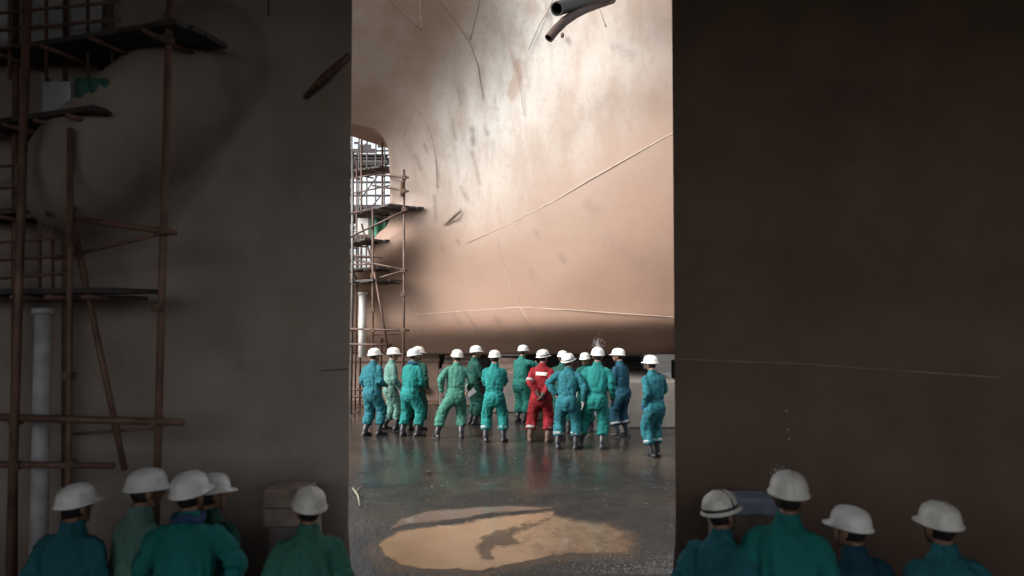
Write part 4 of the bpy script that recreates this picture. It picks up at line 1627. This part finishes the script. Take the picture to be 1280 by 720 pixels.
hang_sheet(-40, -50, 130, 72, 5.98, GREYT, 'grey sheet added in place of dim sky behind the near scaffold rails')  # added sheet, toned like the dim sky it replaces
hang_sheet(92, 98, 136, 148, 5.5, mat('dim_green_sheet', (.02, .1, .07), .6), 'small dark green sheet under the near scaffold deck')
t = MB()
p = at(70, 122, 5.55)
t.box(p.x - .11, p.x + .11, p.y, p.y + .25, p.z - .16, p.z + .13)
tag(t.build('crate', GREYT, smooth=False, bevel=.01), 'grey box standing on the lower deck of the near scaffold', 'crate')
p0, p1 = at(48, 700, 5.75), at(48, 388, 5.75)
t = MB()
t.tube([(p0.x, p0.y, LOW), (p0.x, p0.y, p1.z)], .065, 14)
t.tube([(p0.x, p0.y, p1.z - .03), (p0.x, p0.y, p1.z + .02)], .085, 14)
tag(t.build('prop', mat('dull_white_paint', (.5, .5, .5), .6)), 'pale grey vertical prop beside the near scaffold standard', 'prop')

# pale timber blocks by the near workers
x = at(362, 640, 5.6).x
root = empty('keel_block', (x, 5.5, LOW))
tag(root, 'stacked pale timbers on a block beside the nearer washed green worker', 'keel block')
zt = at(362, 612, 5.5).z - LOW
t = MB()
t.box(-.14, .2, 0, .3, 0, zt - .28)
t.build('concrete_base', mat('dim_concrete', (.2, .17, .15), .9), root, False, .02)
for i in range(2):
    t = MB()
    t.box(-.17, .2 - .04 * i, -.02, .28, zt - .28 + .14 * i + .004, zt - .14 + .14 * i)
    t.build('timber_cap', mat('dim_timber', (.28, .21, .17), .8, var=.3, vscale=10), root, False, .012)
x = at(915, 640, 5.6).x
root = empty('board_stack', (x + .1, 5.45, LOW))
tag(root, 'stack of dull boards with a blue grey sheet on top behind the nearer stooped worker', 'board stack')
zt = at(915, 625, 5.5).z - LOW
t = MB()
for i in range(9):
    t.box(-.24 + random.uniform(-.02, .02), .24, 0, .35, i * (zt - .1) / 9 + .003, (i + 1) * (zt - .1) / 9)
t.build('board', mat('dim_boards', (.15, .11, .09), .8, var=.4, vscale=9), root, False, .006)
t = MB()
t.box(-.22, .22, -.01, .34, zt - .098, zt)
t.build('sheet', mat('blue_grey_sheet', (.2, .22, .3), .6), root, False, .01)

# unseen deck above the frame, added to shade the near bay
t = MB()
t.box(-9, 9, -9, NY + .3, 7.0 + LOW, 7.35 + LOW)
for i in range(8):
    t.box(-9, 9, -6.6 + i * 1.7, -6.5 + i * 1.7, 6.6 + LOW, 7.0 + LOW)
tag(t.build('shade_blocker', NEARR, smooth=False), 'added unseen steel deck overhead that shades the near hull sections', 'deck', kind='structure')

t = MB()  # unseen side and rear walls, added to dim the near bay
t.box(-9.3, -9, -9, NY + .3, LOW, 7.3 + LOW)
t.box(9, 9.3, -4, NY + .3, LOW, 7.3 + LOW)
t.box(-9, 9, -9.3, -9, LOW, 2.6)
for i in range(9):
    t.box(-8 + i * 2, -7.9 + i * 2, -9, -8.7, LOW, 2.6)
tag(t.build('shade_blocker', NEARR, smooth=False), 'added unseen steel walls shading the bay beside and behind the viewer', 'deck', kind='structure')

# ================================================================== SKY, SUN, CAMERA
w = bpy.data.worlds.new('World')
scn.world = w
w.use_nodes = True
nt = w.node_tree
bg = nt.nodes['Background']
sky = nt.nodes.new('ShaderNodeTexSky')
sky.sky_type = 'NISHITA'
sky.sun_disc = False
SD = Vector((-.72, -.36, .62)).normalized()      # towards the sun
el_ = math.asin(SD.z)
sky.sun_elevation = el_
sky.sun_rotation = math.atan2(SD.x, SD.y)
sky.air_density = 1.0
sky.dust_density = 4.0
sky.ozone_density = 1.0
hs = nt.nodes.new('ShaderNodeHueSaturation')
hs.inputs['Saturation'].default_value = .18
nt.links.new(sky.outputs[0], hs.inputs['Color'])
nt.links.new(hs.outputs[0], bg.inputs['Color'])
bg.inputs['Strength'].default_value = .15
sl = bpy.data.lights.new('sun', 'SUN')
sl.energy = 1.3
sl.angle = R(40)
sl.color = (1, .96, .9)
so = bpy.data.objects.new('sun', sl)
COL.objects.link(so)
so.rotation_euler = (-SD).to_track_quat('-Z', 'Y').to_euler()
so.location = (0, 0, 30)

cd = bpy.data.cameras.new('camera')
cam = bpy.data.objects.new('camera', cd)
COL.objects.link(cam)
cam.location = (0, 0, HC)
cam.rotation_euler = (R(90) + TILT, 0, 0)
cd.sensor_width = 36
cd.lens = F / 1280 * 36
cd.clip_start = .05
cd.clip_end = 1000
cd.dof.use_dof = True
cd.dof.focus_distance = 14.5
cd.dof.aperture_fstop = 1.2
scn.camera = cam
scn.view_settings.view_transform = 'Standard'
scn.view_settings.look = 'None'
scn.view_settings.gamma = 1
scn.view_settings.use_curve_mapping = False
scn.view_settings.exposure = 1.33
